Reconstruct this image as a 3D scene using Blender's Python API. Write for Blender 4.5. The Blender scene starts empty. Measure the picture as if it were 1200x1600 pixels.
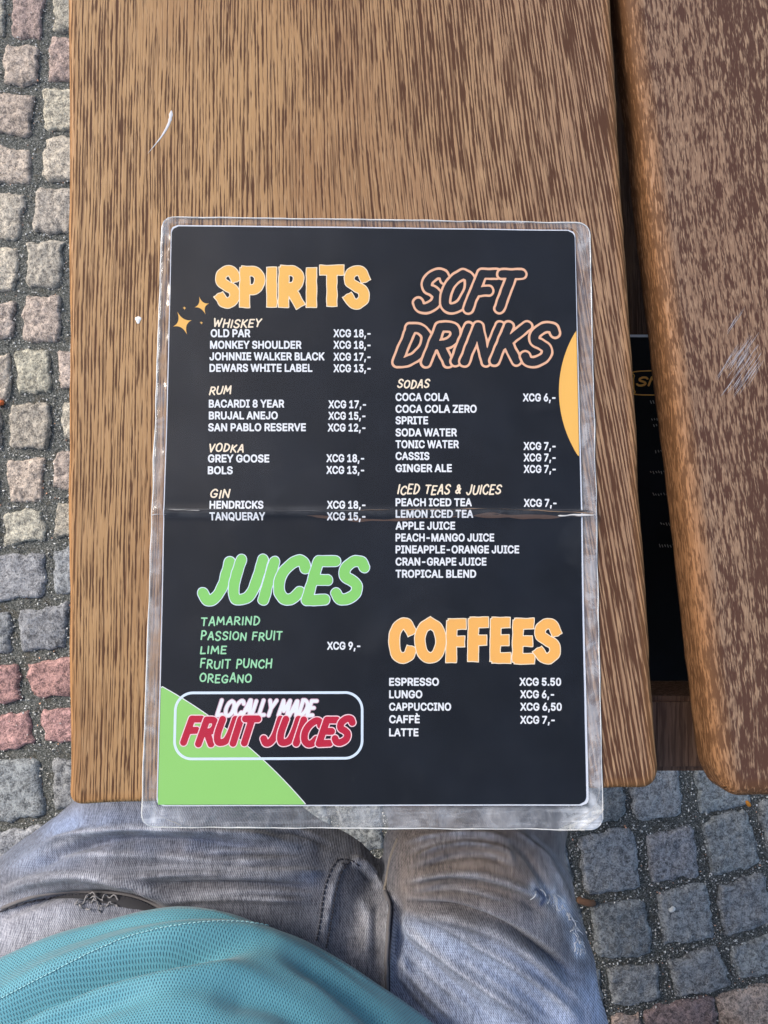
import bpy, bmesh, math, random
import numpy as np
from mathutils import Vector, Matrix, noise
from mathutils.bvhtree import BVHTree

random.seed(7); rng = np.random.default_rng(7)
S = bpy.context.scene
COL = S.collection

# ------------------------------------------------------------------ camera, light, exposure
TABLE_Z = 0.74
CAM_H, PITCH, ROLL, FPX = 0.3726, 0.0827, -0.0169, 1160.0
CAM = np.array([0, 0, TABLE_Z + CAM_H])
_cx, _sx, _cy, _sy = math.cos(PITCH), math.sin(PITCH), math.cos(ROLL), math.sin(ROLL)
RCAM = np.array([[_cy, 0, _sy], [0, 1, 0], [-_sy, 0, _cy]]) @ np.array([[1, 0, 0], [0, _cx, -_sx], [0, _sx, _cx]])
cam_data = bpy.data.cameras.new('camera')
cam_data.sensor_fit = 'VERTICAL'; cam_data.sensor_height = 36.0
cam_data.lens = 36.0 * FPX / 1600.0
cam_data.clip_start = 0.01; cam_data.clip_end = 500
cam = bpy.data.objects.new('camera', cam_data); COL.objects.link(cam)
cam.matrix_world = Matrix.Translation(Vector(CAM)) @ Matrix(RCAM.tolist()).to_4x4()
S.camera = cam

SUN_EL, SUN_AZ = math.radians(39), math.radians(-60)     # azimuth from +Y, negative = towards -X
W = bpy.data.worlds.new('World'); S.world = W; W.use_nodes = True
wn = W.node_tree
sky = wn.nodes.new('ShaderNodeTexSky'); sky.sky_type = 'NISHITA'; sky.sun_disc = False
sky.sun_elevation = SUN_EL; sky.sun_rotation = SUN_AZ
sky.air_density = 1.0; sky.dust_density = 3.0; sky.ozone_density = 0.6
wn.links.new(sky.outputs[0], wn.nodes['Background'].inputs[0])
wn.nodes['Background'].inputs[1].default_value = 0.15
sun_d = bpy.data.lights.new('sun', 'SUN'); sun_d.energy = 1.35; sun_d.angle = math.radians(16); sun_d.color = (1, .95, .87)
sun = bpy.data.objects.new('sun', sun_d); COL.objects.link(sun)
_sd = Vector((math.cos(SUN_EL) * math.sin(SUN_AZ), math.cos(SUN_EL) * math.cos(SUN_AZ), math.sin(SUN_EL)))
sun.rotation_euler = _sd.to_track_quat('Z', 'Y').to_euler(); sun.location = _sd * 5
S.view_settings.view_transform = 'Standard'; S.view_settings.look = 'None'
S.view_settings.exposure = 0.74; S.view_settings.gamma = 1.0

# ------------------------------------------------------------------ helpers
def at(px, py, z):
    """point of the photograph (1200 x 1600) -> world point at height z"""
    d = RCAM @ np.array([(px - 600) / FPX, -(py - 800) / FPX, -1.0])
    t = (z - CAM[2]) / d[2]
    return CAM + d * t

def to_px(P):
    P = np.atleast_2d(np.asarray(P, float)); d = (P - CAM) @ RCAM
    return np.stack([600 + FPX * d[:, 0] / -d[:, 2], 800 - FPX * d[:, 1] / -d[:, 2]], 1)

def ppm(z): return FPX / (CAM[2] - z)

def tag(o, label=None, cat=None, group=None, kind=None):
    if label: o['label'] = label
    if cat: o['category'] = cat
    if group: o['group'] = group
    if kind: o['kind'] = kind
    return o

def empty(name, loc=(0, 0, 0)):
    o = bpy.data.objects.new(name, None); o.empty_display_size = .05
    o.location = loc; COL.objects.link(o); return o

def mesh(name, V, F, m=None, parent=None, smooth=True, cols=None, uvs=None, offset=None):
    V = np.asarray(V, float)
    if offset is not None: V = V - np.asarray(offset)
    me = bpy.data.meshes.new(name)
    me.from_pydata(V.tolist(), [], [list(map(int, f)) for f in F]); me.update()
    if smooth: me.polygons.foreach_set('use_smooth', [True] * len(me.polygons))
    if cols is not None:
        a = me.color_attributes.new('Col', 'FLOAT_COLOR', 'POINT')
        c = np.asarray(cols, np.float32)
        if c.shape[1] == 3: c = np.c_[c, np.ones(len(c))]
        a.data.foreach_set('color', c.astype(np.float32).ravel())
    if uvs is not None:
        ul = me.uv_layers.new(name='UVMap'); uvs = np.asarray(uvs)
        li = np.zeros(len(me.loops), int); me.loops.foreach_get('vertex_index', li)
        ul.data.foreach_set('uv', uvs[li].astype(np.float32).ravel())
    o = bpy.data.objects.new(name, me); COL.objects.link(o)
    if m: me.materials.append(m)
    if parent: o.parent = parent
    return o

class NT:
    def __init__(s, name):
        s.m = bpy.data.materials.new(name); s.m.use_nodes = True; s.t = s.m.node_tree
        s.b = s.t.nodes['Principled BSDF']; s.out = s.t.nodes['Material Output']
    def n(s, t, **kw):
        x = s.t.nodes.new(t)
        for k, v in kw.items(): setattr(x, k, v)
        return x
    def set(s, sock, v):
        if isinstance(v, bpy.types.NodeSocket): s.t.links.new(v, sock)
        elif isinstance(v, tuple) and len(v) == 3 and sock.type == 'RGBA': sock.default_value = (*v, 1)
        else: sock.default_value = v
    def math(s, op, a, b=0.0, c=None, clamp=False):
        x = s.n('ShaderNodeMath', operation=op, use_clamp=clamp); s.set(x.inputs[0], a); s.set(x.inputs[1], b)
        if c is not None: s.set(x.inputs[2], c)
        return x.outputs[0]
    def vmath(s, op, a, b=(0, 0, 0)):
        x = s.n('ShaderNodeVectorMath', operation=op); s.set(x.inputs[0], a)
        if op == 'SCALE': s.set(x.inputs[3], b)
        else: s.set(x.inputs[1], b)
        return x.outputs[0]
    def mix(s, f, a, b, blend='MIX'):
        x = s.n('ShaderNodeMix', data_type='RGBA', blend_type=blend); s.set(x.inputs[0], f)
        s.set(x.inputs[6], a if not (isinstance(a, tuple) and len(a) == 3) else (*a, 1)); s.set(x.inputs[7], b if not (isinstance(b, tuple) and len(b) == 3) else (*b, 1))
        return x.outputs[2]
    def noise(s, v, scale=1.0, detail=2.0, rough=.5, dist=0.0, col=False):
        x = s.n('ShaderNodeTexNoise'); s.set(x.inputs['Vector'], v); x.inputs['Scale'].default_value = scale
        x.inputs['Detail'].default_value = detail; x.inputs['Roughness'].default_value = rough; x.inputs['Distortion'].default_value = dist
        return x.outputs['Color' if col else 'Fac']
    def step(s, v, lo, hi):
        x = s.n('ShaderNodeMapRange', interpolation_type='SMOOTHSTEP'); s.set(x.inputs[0], v)
        s.set(x.inputs[1], lo); s.set(x.inputs[2], hi); return x.outputs[0]
    def obj(s): return s.n('ShaderNodeTexCoord').outputs['Object']
    def uv(s): return s.n('ShaderNodeTexCoord').outputs['UV']
    def attr(s, name='Col'):
        x = s.n('ShaderNodeAttribute', attribute_name=name); return x
    def bump(s, h, strength=.3, dist=.001, normal=None):
        x = s.n('ShaderNodeBump'); s.set(x.inputs['Height'], h); x.inputs['Strength'].default_value = strength
        x.inputs['Distance'].default_value = dist
        if normal is not None: s.set(x.inputs['Normal'], normal)
        s.set(s.b.inputs['Normal'], x.outputs[0]); return x.outputs[0]
    def base(s, c): s.set(s.b.inputs['Base Color'], c)
    def rough(s, r, spec=.5):
        s.set(s.b.inputs['Roughness'], r); s.b.inputs['Specular IOR Level'].default_value = spec

def plain(name, c, r=.6, spec=.3):
    t = NT(name); t.base(c); t.rough(r, spec); return t.m

def smooth_line(P, n=8, closed=False):
    """Catmull-Rom through points"""
    P = np.asarray(P, float)
    if len(P) < 3: 
        return np.array([P[0] + (P[-1] - P[0]) * i / n for i in range(n + 1)])
    Q = np.vstack([2 * P[0] - P[1], P, 2 * P[-1] - P[-2]]); out = []
    for i in range(1, len(Q) - 2):
        a, b, c, d = Q[i - 1], Q[i], Q[i + 1], Q[i + 2]
        for k in range(n):
            t = k / n
            out.append(.5 * ((2 * b) + (-a + c) * t + (2 * a - 5 * b + 4 * c - d) * t * t + (-a + 3 * b - 3 * c + d) * t ** 3))
    out.append(P[-1]); return np.array(out)

def tube_vf(P, r, k=6, V=None, F=None):
    P = np.asarray(P, float); V = [] if V is None else V; F = [] if F is None else F
    rr = np.broadcast_to(r, (len(P),)); base = len(V)
    for i, p in enumerate(P):
        t = P[min(i + 1, len(P) - 1)] - P[max(i - 1, 0)]; t = t / (np.linalg.norm(t) + 1e-12)
        u = np.cross(t, [0, 0, 1.0]); 
        if np.linalg.norm(u) < 1e-3: u = np.cross(t, [1.0, 0, 0])
        u /= np.linalg.norm(u); w = np.cross(u, t)
        for j in range(k):
            a = 2 * math.pi * j / k; V.append(p + rr[i] * (u * math.cos(a) + w * math.sin(a)))
    for i in range(len(P) - 1):
        for j in range(k):
            a = base + i * k + j; b = base + i * k + (j + 1) % k; F.append((a, b, b + k, a + k))
    F.append(tuple(base + j for j in range(k))[::-1]); F.append(tuple(base + (len(P) - 1) * k + j for j in range(k)))
    return V, F

def box_vf(x0, x1, y0, y1, z0, z1, bev=.003):
    bm = bmesh.new(); bmesh.ops.create_cube(bm, size=1)
    for v in bm.verts:
        v.co = Vector(((x0 + x1) / 2 + v.co.x * (x1 - x0), (y0 + y1) / 2 + v.co.y * (y1 - y0), (z0 + z1) / 2 + v.co.z * (z1 - z0)))
    bmesh.ops.bevel(bm, geom=bm.edges[:], offset=bev, segments=2, affect='EDGES')
    bm.verts.index_update()
    V = [tuple(v.co) for v in bm.verts]; F = [[v.index for v in f.verts] for f in bm.faces]; bm.free()
    return V, F

def fbm(x, y, z, s, o=3): return noise.fractal(Vector((x * s, y * s, z * s)), .6, 2.0, o)

# ------------------------------------------------------------------ ground: sand bed, stones, grit
def bed_material():
    t = NT('sand_bed'); v = t.obj()
    a = t.noise(v, 420, 3, .7); b = t.noise(v, 60, 2); c = t.noise(v, 1100, 1)
    col = t.mix(t.step(a, .4, .7), (.055, .060, .054), (.24, .245, .225))
    col = t.mix(t.step(c, .63, .70), col, (.42, .42, .39))
    col = t.mix(t.math('MULTIPLY', t.step(b, .55, .7), .4), col, (.09, .075, .05))
    t.base(col); t.rough(.9, .2); t.bump(a, .8, .003); return t.m

def stone_material():
    t = NT('granite_sett'); v = t.obj(); c = t.attr().outputs['Color']; al = t.attr().outputs['Alpha']
    big = t.noise(v, 95, 4, .62, .6); mid = t.noise(v, 230, 3, .65, 1.2); fine = t.noise(v, 760, 2, .6); fib = t.noise(t.vmath('MULTIPLY', v, (1, .55, 1)), 330, 3, .7, 2.0)
    k = t.math('ADD', t.math('MULTIPLY', big, .9), t.math('MULTIPLY', mid, 1.2))
    k = t.math('ADD', k, t.math('MULTIPLY', fib, .8))
    k = t.step(k, 1.1, 1.8)
    col = t.mix(1.0, c, t.mix(k, (.30, .30, .31), (1.85, 1.82, 1.78)), 'MULTIPLY')
    sp = t.step(fine, .62, .74); col = t.mix(t.math('MULTIPLY', sp, t.math('MULTIPLY', al, .85)), col, (.60, .56, .49))
    dk = t.step(fine, .40, .30); col = t.mix(t.math('MULTIPLY', dk, t.math('MULTIPLY', al, .6)), col, (.05, .05, .05))
    t.base(col); t.rough(.78, .35)
    t.bump(t.math('ADD', t.math('MULTIPLY', mid, 1.0), t.math('ADD', t.math('MULTIPLY', big, 1.6), t.math('MULTIPLY', fib, .8))), .6, .003); return t.m

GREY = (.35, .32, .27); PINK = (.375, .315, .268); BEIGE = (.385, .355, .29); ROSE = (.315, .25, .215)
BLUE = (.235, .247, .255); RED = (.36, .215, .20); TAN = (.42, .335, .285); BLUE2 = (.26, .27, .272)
QUADS = [  # photograph outlines of the stones that show
 ([(20,-40),(70,-40),(64,61),(15,56)], ROSE), ([(-45,-40),(7,-40),(7,55),(-45,58)], BEIGE), ([(82,-30),(150,-30),(150,48),(82,48)], GREY),
 ([(8,72),(60,71),(59,131),(6,132)], PINK), ([(-60,74),(-4,73),(-8,132),(-60,133)], BEIGE), ([(78,58),(150,58),(150,126),(75,126)], ROSE), ([(-26,146),(52,147),(48,212),(-30,208)], PINK),
 ([(66,138),(150,138),(150,203),(68,203)], BEIGE), ([(-30,222),(49,234),(46,287),(-32,288)], PINK), ([(72,214),(150,212),(150,283),(66,281)], GREY),
 ([(-36,298),(38,299),(30,373),(-36,374)], GREY), ([(57,294),(118,292),(116,364),(49,360)], GREY), ([(-36,383),(27,384),(27,455),(-38,456)], BEIGE),
 ([(42,378),(99,375),(93,448),(38,446)], GREY), ([(-40,470),(23,472),(20,526),(-42,528)], PINK), ([(36,462),(94,460),(89,531),(34,533)], PINK),
 ([(24,547),(76,546),(78,615),(26,614)], BEIGE), ([(91,549),(150,549),(150,612),(93,606)], PINK), ([(-44,551),(17,552),(13,625),(-44,625)], BEIGE),
 ([(15,632),(79,630),(76,700),(14,700)], GREY), ([(95,628),(150,628),(150,688),(96,686)], BEIGE), ([(-50,640),(0,641),(-1,700),(-52,700)], GREY),
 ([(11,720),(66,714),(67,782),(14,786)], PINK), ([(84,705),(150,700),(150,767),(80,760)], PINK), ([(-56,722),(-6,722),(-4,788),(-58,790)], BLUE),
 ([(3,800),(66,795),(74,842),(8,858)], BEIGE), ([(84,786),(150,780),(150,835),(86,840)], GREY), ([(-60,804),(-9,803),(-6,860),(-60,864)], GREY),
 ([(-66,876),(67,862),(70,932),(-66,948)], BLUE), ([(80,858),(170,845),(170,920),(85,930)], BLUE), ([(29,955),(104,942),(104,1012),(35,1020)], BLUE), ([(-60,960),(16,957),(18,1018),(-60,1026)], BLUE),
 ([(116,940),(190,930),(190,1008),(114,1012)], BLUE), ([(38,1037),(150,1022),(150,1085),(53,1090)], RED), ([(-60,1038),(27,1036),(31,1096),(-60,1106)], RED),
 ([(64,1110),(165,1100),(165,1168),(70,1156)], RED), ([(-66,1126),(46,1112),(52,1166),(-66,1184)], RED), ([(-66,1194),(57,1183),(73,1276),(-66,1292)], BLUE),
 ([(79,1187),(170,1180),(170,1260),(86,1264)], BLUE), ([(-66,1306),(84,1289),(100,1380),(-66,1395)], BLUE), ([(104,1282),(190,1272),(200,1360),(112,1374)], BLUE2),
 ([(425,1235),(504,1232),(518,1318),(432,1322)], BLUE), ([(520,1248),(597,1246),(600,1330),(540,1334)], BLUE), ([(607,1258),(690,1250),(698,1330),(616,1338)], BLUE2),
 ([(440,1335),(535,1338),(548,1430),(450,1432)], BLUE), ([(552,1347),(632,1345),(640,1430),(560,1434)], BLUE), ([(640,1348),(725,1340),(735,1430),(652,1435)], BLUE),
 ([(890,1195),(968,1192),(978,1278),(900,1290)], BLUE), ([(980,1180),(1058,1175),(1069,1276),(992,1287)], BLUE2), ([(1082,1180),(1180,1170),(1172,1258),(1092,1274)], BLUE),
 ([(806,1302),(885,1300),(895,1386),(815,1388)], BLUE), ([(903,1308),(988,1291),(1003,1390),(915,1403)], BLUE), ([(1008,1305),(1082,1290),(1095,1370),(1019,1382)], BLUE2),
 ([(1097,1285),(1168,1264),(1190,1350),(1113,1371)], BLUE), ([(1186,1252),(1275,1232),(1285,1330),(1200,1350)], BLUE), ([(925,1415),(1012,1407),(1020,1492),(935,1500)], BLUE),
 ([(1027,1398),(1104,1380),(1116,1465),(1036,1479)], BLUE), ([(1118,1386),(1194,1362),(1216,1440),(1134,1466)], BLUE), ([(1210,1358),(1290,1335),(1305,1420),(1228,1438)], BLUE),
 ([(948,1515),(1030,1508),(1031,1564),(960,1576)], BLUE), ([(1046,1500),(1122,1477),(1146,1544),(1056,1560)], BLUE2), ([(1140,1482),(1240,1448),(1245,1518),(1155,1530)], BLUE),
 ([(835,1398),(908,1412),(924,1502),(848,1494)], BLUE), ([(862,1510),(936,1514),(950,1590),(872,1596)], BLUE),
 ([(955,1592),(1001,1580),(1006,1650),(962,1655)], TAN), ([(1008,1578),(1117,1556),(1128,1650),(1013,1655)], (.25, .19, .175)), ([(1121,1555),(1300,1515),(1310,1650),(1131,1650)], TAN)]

def pavement():
    V, F, C, polys = [], [], [], []
    def stone(q, col, n, hi):
        q = [np.asarray(p, float) for p in q]; sd = rng.uniform(0, 99); base = len(V)
        tilt = rng.uniform(-.02, .02, 2); dz = rng.uniform(-.0015, .0015)
        ce = sum(q) / 4; sz = np.linalg.norm(q[1] - q[0])
        cj = np.array(col) * rng.uniform(.88, 1.14) * (1 + rng.uniform(-.025, .025, 3))
        for j in range(n + 1):
            for i in range(n + 1):
                a, b = 2 * i / n - 1, 2 * j / n - 1
                edge = max(abs(a), abs(b))
                # rounded corners
                rad = 1 / max((abs(a) ** 11 + abs(b) ** 11) ** (1 / 11) / edge, 1e-6) if edge > 0 else 1
                aa, bb = a * rad, b * rad
                s, t = (aa + 1) / 2, (bb + 1) / 2
                p = (q[0] * (1 - s) + q[1] * s) * (1 - t) + (q[3] * (1 - s) + q[2] * s) * t
                w = max(0, (edge - .5) * 2)
                wob = np.array([noise.noise(Vector((p[0] * 55, p[1] * 55, sd))), noise.noise(Vector((p[0] * 55, p[1] * 55, sd + 9)))]) * .0055 * w
                wob += np.array([noise.noise(Vector((p[0] * 190, p[1] * 190, sd))), noise.noise(Vector((p[0] * 190, p[1] * 190, sd + 5)))]) * .0022 * w
                p = p + wob
                z = .0022 * (1 - edge ** 6) + dz + tilt @ (p - ce)
                z += .0022 * fbm(p[0], p[1], sd, 45, 3) + .0014 * noise.noise(Vector((p[0] * 210, p[1] * 210, sd)))
                if edge > .999: z -= .0025
                V.append((p[0], p[1], z)); C.append((*cj, 0.0 if col in (BLUE, BLUE2, RED, TAN) else 1.0))
        for j in range(n):
            for i in range(n):
                a = base + j * (n + 1) + i; F.append((a, a + n + 1, a + n + 2, a + 1))
        # skirt
        ring = [j for j in range(n + 1)] + [(k + 1) * (n + 1) - 1 for k in range(1, n + 1)] + [n * (n + 1) + i for i in range(n - 1, -1, -1)] + [k * (n + 1) for k in range(n - 1, 0, -1)]
        ring = [base + r for r in ring]; b2 = len(V)
        for r in ring:
            v = V[r]; V.append((v[0] + (v[0] - ce[0]) * .03, v[1] + (v[1] - ce[1]) * .03, -.03)); C.append(C[r])
        m = len(ring)
        for k in range(m): F.append((ring[k], ring[(k + 1) % m], b2 + (k + 1) % m, b2 + k))
        polys.append(np.array([[v[0], v[1]] for v in q]))
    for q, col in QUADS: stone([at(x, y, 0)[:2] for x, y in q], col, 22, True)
    traced = list(polys)
    ctr = np.array([p.mean(0) for p in traced]); rad = np.array([np.abs(p - p.mean(0)).max() for p in traced])
    R = 3.4; pitch = .088
    ny = int(2 * R / pitch)
    for j in range(ny):
        y0 = -R + j * pitch; off = rng.uniform(0, pitch); x = -R - off
        while x < R:
            w = pitch * rng.uniform(.85, 1.15); cx, cy = x + w / 2, y0 + pitch / 2 + .03 * math.sin(x * 2.1)
            dd = np.maximum(np.abs(ctr[:, 0] - cx), np.abs(ctr[:, 1] - cy)) - rad
            if dd.min() > .032:
                g = .008; jt = lambda: rng.uniform(-.004, .004)
                q = [np.array([x + g + jt(), cy + pitch / 2 - g + jt()]), np.array([x + w - g + jt(), cy + pitch / 2 - g + jt()]),
                     np.array([x + w - g + jt(), cy - pitch / 2 + g + jt()]), np.array([x + g + jt(), cy - pitch / 2 + g + jt()])]
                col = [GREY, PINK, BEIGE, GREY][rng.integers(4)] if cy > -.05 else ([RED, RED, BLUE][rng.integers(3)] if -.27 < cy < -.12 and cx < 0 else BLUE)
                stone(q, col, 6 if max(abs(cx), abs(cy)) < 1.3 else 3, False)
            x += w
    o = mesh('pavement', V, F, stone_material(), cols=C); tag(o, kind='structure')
    return polys

def inside(poly, p, m=0.0):
    s = 0
    for i in range(4):
        a, b = poly[i], poly[(i + 1) % 4]; c = (b[0] - a[0]) * (p[1] - a[1]) - (b[1] - a[1]) * (p[0] - a[0])
        c /= math.hypot(*(b - a)); 
        if c > -m: return False      # clockwise polygons
    return True

def grit(polys):
    V, F, C = [], [], []
    near = [p for p in polys if np.abs(p.mean(0)).max() < 1.2]; cs = np.array([p.mean(0) for p in near])
    zones = [((-15, 125), (-20, 1370), 7500), ((800, 1215), (1170, 1620), 11000), ((440, 660), (1270, 1420), 1300)]
    for (xr, yr, n) in zones:
        for _ in range(n):
            px, py = rng.uniform(*xr), rng.uniform(*yr); p = at(px, py, -.004)[:2]
            idx = np.argsort(((cs - p) ** 2).sum(1))[:5]
            ins = any(inside(near[i], p, .0015) for i in idx)
            if ins and rng.random() > .012: continue
            r = .0006 + .0011 * rng.random() ** 2.2; z = (.0035 if ins else -.0032 + .0025 * rng.random())
            if ins: r = rng.uniform(.0005, .0010)
            u = rng.random(); lum = .80 if u < .30 else (.42 if u < .62 else (.15 if u < .8 else .06))
            if ins: lum = .6
            lum *= rng.uniform(.8, 1.2); c = np.array([lum, lum * .99, lum * .93])
            if rng.random() < .03: c = c * [1.3, .7, .45]
            b = len(V); ang = rng.uniform(0, 3); e = rng.uniform(.7, 1.4)
            for k in range(5):
                a = ang + k * 1.2566; rr = r * rng.uniform(.7, 1.25); V.append((p[0] + rr * e * math.cos(a), p[1] + rr / e * math.sin(a), z)); C.append(c)
            V.append((p[0] + rng.uniform(-.3, .3) * r, p[1] + rng.uniform(-.3, .3) * r, z + r * .9)); C.append(c)
            V.append((p[0], p[1], z - r)); C.append(c)
            for k in range(5): F.append((b + k, b + (k + 1) % 5, b + 5)); F.append((b + (k + 1) % 5, b + k, b + 6))
    t = NT('grit'); t.base(t.attr().outputs['Color']); t.rough(.6, .5)
    tag(mesh('joint_grit', V, F, t.m, smooth=False, cols=C), 'coarse pale and dark grit filling the joints between the stones', 'grit', kind='stuff')

gm = bed_material()
tag(mesh('ground', [(-60, -60, -.0042), (60, -60, -.0042), (60, 60, -.0042), (-60, 60, -.0042)], [(0, 1, 2, 3)], gm), kind='structure')
POLYS = pavement(); grit(POLYS)

def litter(name, label, px, py, L, wid, col, ang, z=-.002):
    p = at(px, py, z); V, F = [], []
    d = np.array([math.cos(ang), math.sin(ang), 0]) * L / 2
    P = smooth_line([p - d, p - d * .3 + [0, 0, wid * .8], p + d * .4 + [0, 0, wid], p + d], 4)
    tube_vf(P, np.array([.5] + [1] * (len(P) - 2) + [.4]) * wid, 6, V, F)
    tag(mesh(name, V, F, plain(name, col, .7)), label, 'litter')
litter('wood_splinter', 'pale splinter on the stones between the two knees', 511, 1305, .022, .0022, (.62, .60, .45), .75)
litter('leaf_scrap', 'small orange leaf scrap on the paving under the right board corner', 1167, 1254, .010, .003, (.65, .25, .03), -.9)
litter('leaf_scrap', 'orange red leaf scrap at the left edge of the paving', 1, 631, .009, .004, (.65, .16, .05), .4)
litter('pebble', 'white pebble lying on top of a dark paving stone', 1049, 1420, .006, .0032, (.75, .75, .73), .6, .004)
litter('leaf_scrap', 'dull brown dead leaf scraps in the joint beside the torn jeans knee', 915, 1408, .026, .005, (.16, .085, .05), -.2)

# ------------------------------------------------------------------ table
def wood(name, tones, dark, th, sx, sy, warp, rot=0.0, ripple=0.0, edge=(.42, .20, .07), xgrad=None, spec=.16, dk=.6, pore_k=.8, lean=0.0, lines=0.0, wob=.25):
    """tones: three base tones mixed by broad figure; dark: vessel colour; th: streak threshold"""
    t = NT(name); v0 = t.obj()
    mp = t.n('ShaderNodeMapping'); t.set(mp.inputs[0], v0); mp.inputs['Rotation'].default_value = (0, 0, rot); v = mp.outputs[0]
    sp = t.n('ShaderNodeSeparateXYZ'); t.set(sp.inputs[0], v0)
    if lean:      # grain that runs out of line towards one side
        cx = t.n('ShaderNodeCombineXYZ'); t.set(cx.inputs[0], t.math('MULTIPLY', t.math('MULTIPLY', sp.outputs[1], t.step(sp.outputs[0], -.10, .16)), lean)); v = t.vmath('ADD', v, cx.outputs[0])
    w1 = t.noise(t.vmath('MULTIPLY', v, (6, 2.4, 3)), 1, 2, .5, col=True); w2 = t.noise(t.vmath('MULTIPLY', v, (40, 17, 20)), 1, 2, .5, col=True); w3 = t.noise(t.vmath('MULTIPLY', v, (150, 70, 60)), 1, 2, .5, col=True)
    w = t.vmath('ADD', t.vmath('SCALE', t.vmath('SUBTRACT', w1, (.5, .5, .5)), warp), t.vmath('SCALE', t.vmath('SUBTRACT', w2, (.5, .5, .5)), warp * wob))
    w = t.vmath('ADD', w, t.vmath('SCALE', t.vmath('SUBTRACT', w3, (.5, .5, .5)), warp * wob * .2))
    vv = t.vmath('ADD', v, t.vmath('MULTIPLY', w, (1, .4, 0)))
    a = t.noise(t.vmath('MULTIPLY', vv, (sx, sy, sx)), 1, 2.5, .62)
    b = t.noise(t.vmath('MULTIPLY', vv, (sx * 1.9, sy * 2.2, sx)), 1, 2, .6)
    c = t.noise(t.vmath('MULTIPLY', vv, (sx * .30, sy * .30, sx * .3)), 1, 2, .5)
    m = t.noise(t.vmath('MULTIPLY', vv, (11, 3.2, 4)), 1, 3, .55)
    m2 = t.noise(t.vmath('MULTIPLY', vv, (42, 7, 8)), 1, 3, .6); m3 = t.noise(t.vmath('MULTIPLY', v, (16, 13, 8)), 1, 4, .6)
    grow = t.noise(t.vmath('MULTIPLY', vv, (130, 2.5, 8)), 1, 2, .5)
    s = t.math('ADD', t.math('MULTIPLY', a, .66), t.math('ADD', t.math('MULTIPLY', b, .30), t.math('MULTIPLY', c, .20)))
    s = t.math('ADD', s, t.math('MULTIPLY', t.math('SUBTRACT', m, .5), .24)); s = t.math('ADD', s, t.math('MULTIPLY', t.math('SUBTRACT', m2, .5), .18)); s = t.math('ADD', s, t.math('MULTIPLY', t.math('SUBTRACT', grow, .5), .10))
    if lines:     # fine, nearly even vessel lines that start and stop
        sx2 = t.n('ShaderNodeSeparateXYZ'); t.set(sx2.inputs[0], vv)
        ph = t.math('ADD', t.math('MULTIPLY', sx2.outputs[0], 2 * math.pi / lines), t.math('MULTIPLY', t.noise(t.vmath('MULTIPLY', vv, (150, 5, 60)), 1, 2, .5), 16.0))
        wave = t.math('ADD', .5, t.math('MULTIPLY', t.math('SINE', ph), .5))
        brk = t.noise(t.vmath('MULTIPLY', vv, (500, 38, 300)), 1, 3, .65)
        ln = t.math('ADD', t.math('MULTIPLY', wave, .23), t.math('ADD', t.math('MULTIPLY', brk, .92), t.math('MULTIPLY', b, .22)))
        ln = t.math('ADD', ln, t.math('ADD', t.math('MULTIPLY', t.math('SUBTRACT', m, .5), .27), t.math('MULTIPLY', t.math('SUBTRACT', m2, .5), .30)))
        s = t.math('ADD', t.math('MULTIPLY', ln, .80), t.math('MULTIPLY', s, .20))
    if ripple:
        rp = t.noise(t.vmath('MULTIPLY', vv, (9, 95, 5)), 1, 2, .5); s = t.math('ADD', s, t.math('MULTIPLY', t.math('SUBTRACT', rp, .5), ripple))
    lc = t.mix(t.step(m, .36, .62), tones[0], tones[1]); lc = t.mix(t.math('MULTIPLY', t.step(m2, .52, .72), .55), lc, tones[2]); lc = t.mix(t.math('MULTIPLY', t.step(m3, .55, .72), .35), lc, tones[2])
    if xgrad:
        g = t.step(sp.outputs[0], xgrad[0], xgrad[1]); s = t.math('ADD', s, t.math('MULTIPLY', g, xgrad[2])); lc = t.mix(t.math('MULTIPLY', g, .85), lc, xgrad[3])
    lc = t.mix(t.math('MULTIPLY', t.step(b, .48, .34), .45), lc, tones[3])
    pore = t.noise(t.vmath('MULTIPLY', vv, (sx * 1.35, sy * .60, sx)), 1, 1.5, .5)
    d = t.math('MAXIMUM', t.math('MULTIPLY', t.step(s, th - .05, th + .07), dk), t.math('MULTIPLY', t.step(pore, .56, .63), pore_k))
    col = t.mix(d, lc, dark)
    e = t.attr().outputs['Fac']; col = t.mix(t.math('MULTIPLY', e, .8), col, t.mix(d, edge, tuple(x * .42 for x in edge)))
    t.base(col); t.set(t.b.inputs['Roughness'], t.math('ADD', .42, t.math('MULTIPLY', d, .25))); t.b.inputs['Specular IOR Level'].default_value = spec
    t.bump(t.math('SUBTRACT', 1.0, t.math('MULTIPLY', d, .8)), .35, .0009); return t.m

def inset_outline(P, rads, ins, counts, seg=10):
    """outline of polygon P (counter-clockwise) moved inwards, corners rounded"""
    P = np.asarray(P, float); n = len(P); Q = []
    for i in range(n):
        a, b, c = P[i - 1], P[i], P[(i + 1) % n]; u = (b - a) / np.linalg.norm(b - a); w = (c - b) / np.linalg.norm(c - b)
        n1, n2 = np.array([-u[1], u[0]]), np.array([-w[1], w[0]]); Q.append(b + (n1 + n2) * ins / (1 + n1 @ n2))
    out = []
    for i in range(n):
        a, b, c = Q[i - 1], Q[i], Q[(i + 1) % n]; r = max(rads[i] - ins * .8, .0012); u = (a - b) / np.linalg.norm(a - b); w = (c - b) / np.linalg.norm(c - b)
        for k in range(seg + 1):
            t = k / seg; out.append((1 - t) ** 2 * (b + u * r) + 2 * t * (1 - t) * b + t * t * (b + w * r))
        r2 = max(rads[(i + 1) % n] - ins * .8, .0012); d = np.linalg.norm(c - b) - r - r2
        for k in range(1, counts[i]): out.append(b + w * (r + d * k / counts[i]))
    return np.array(out)

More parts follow.
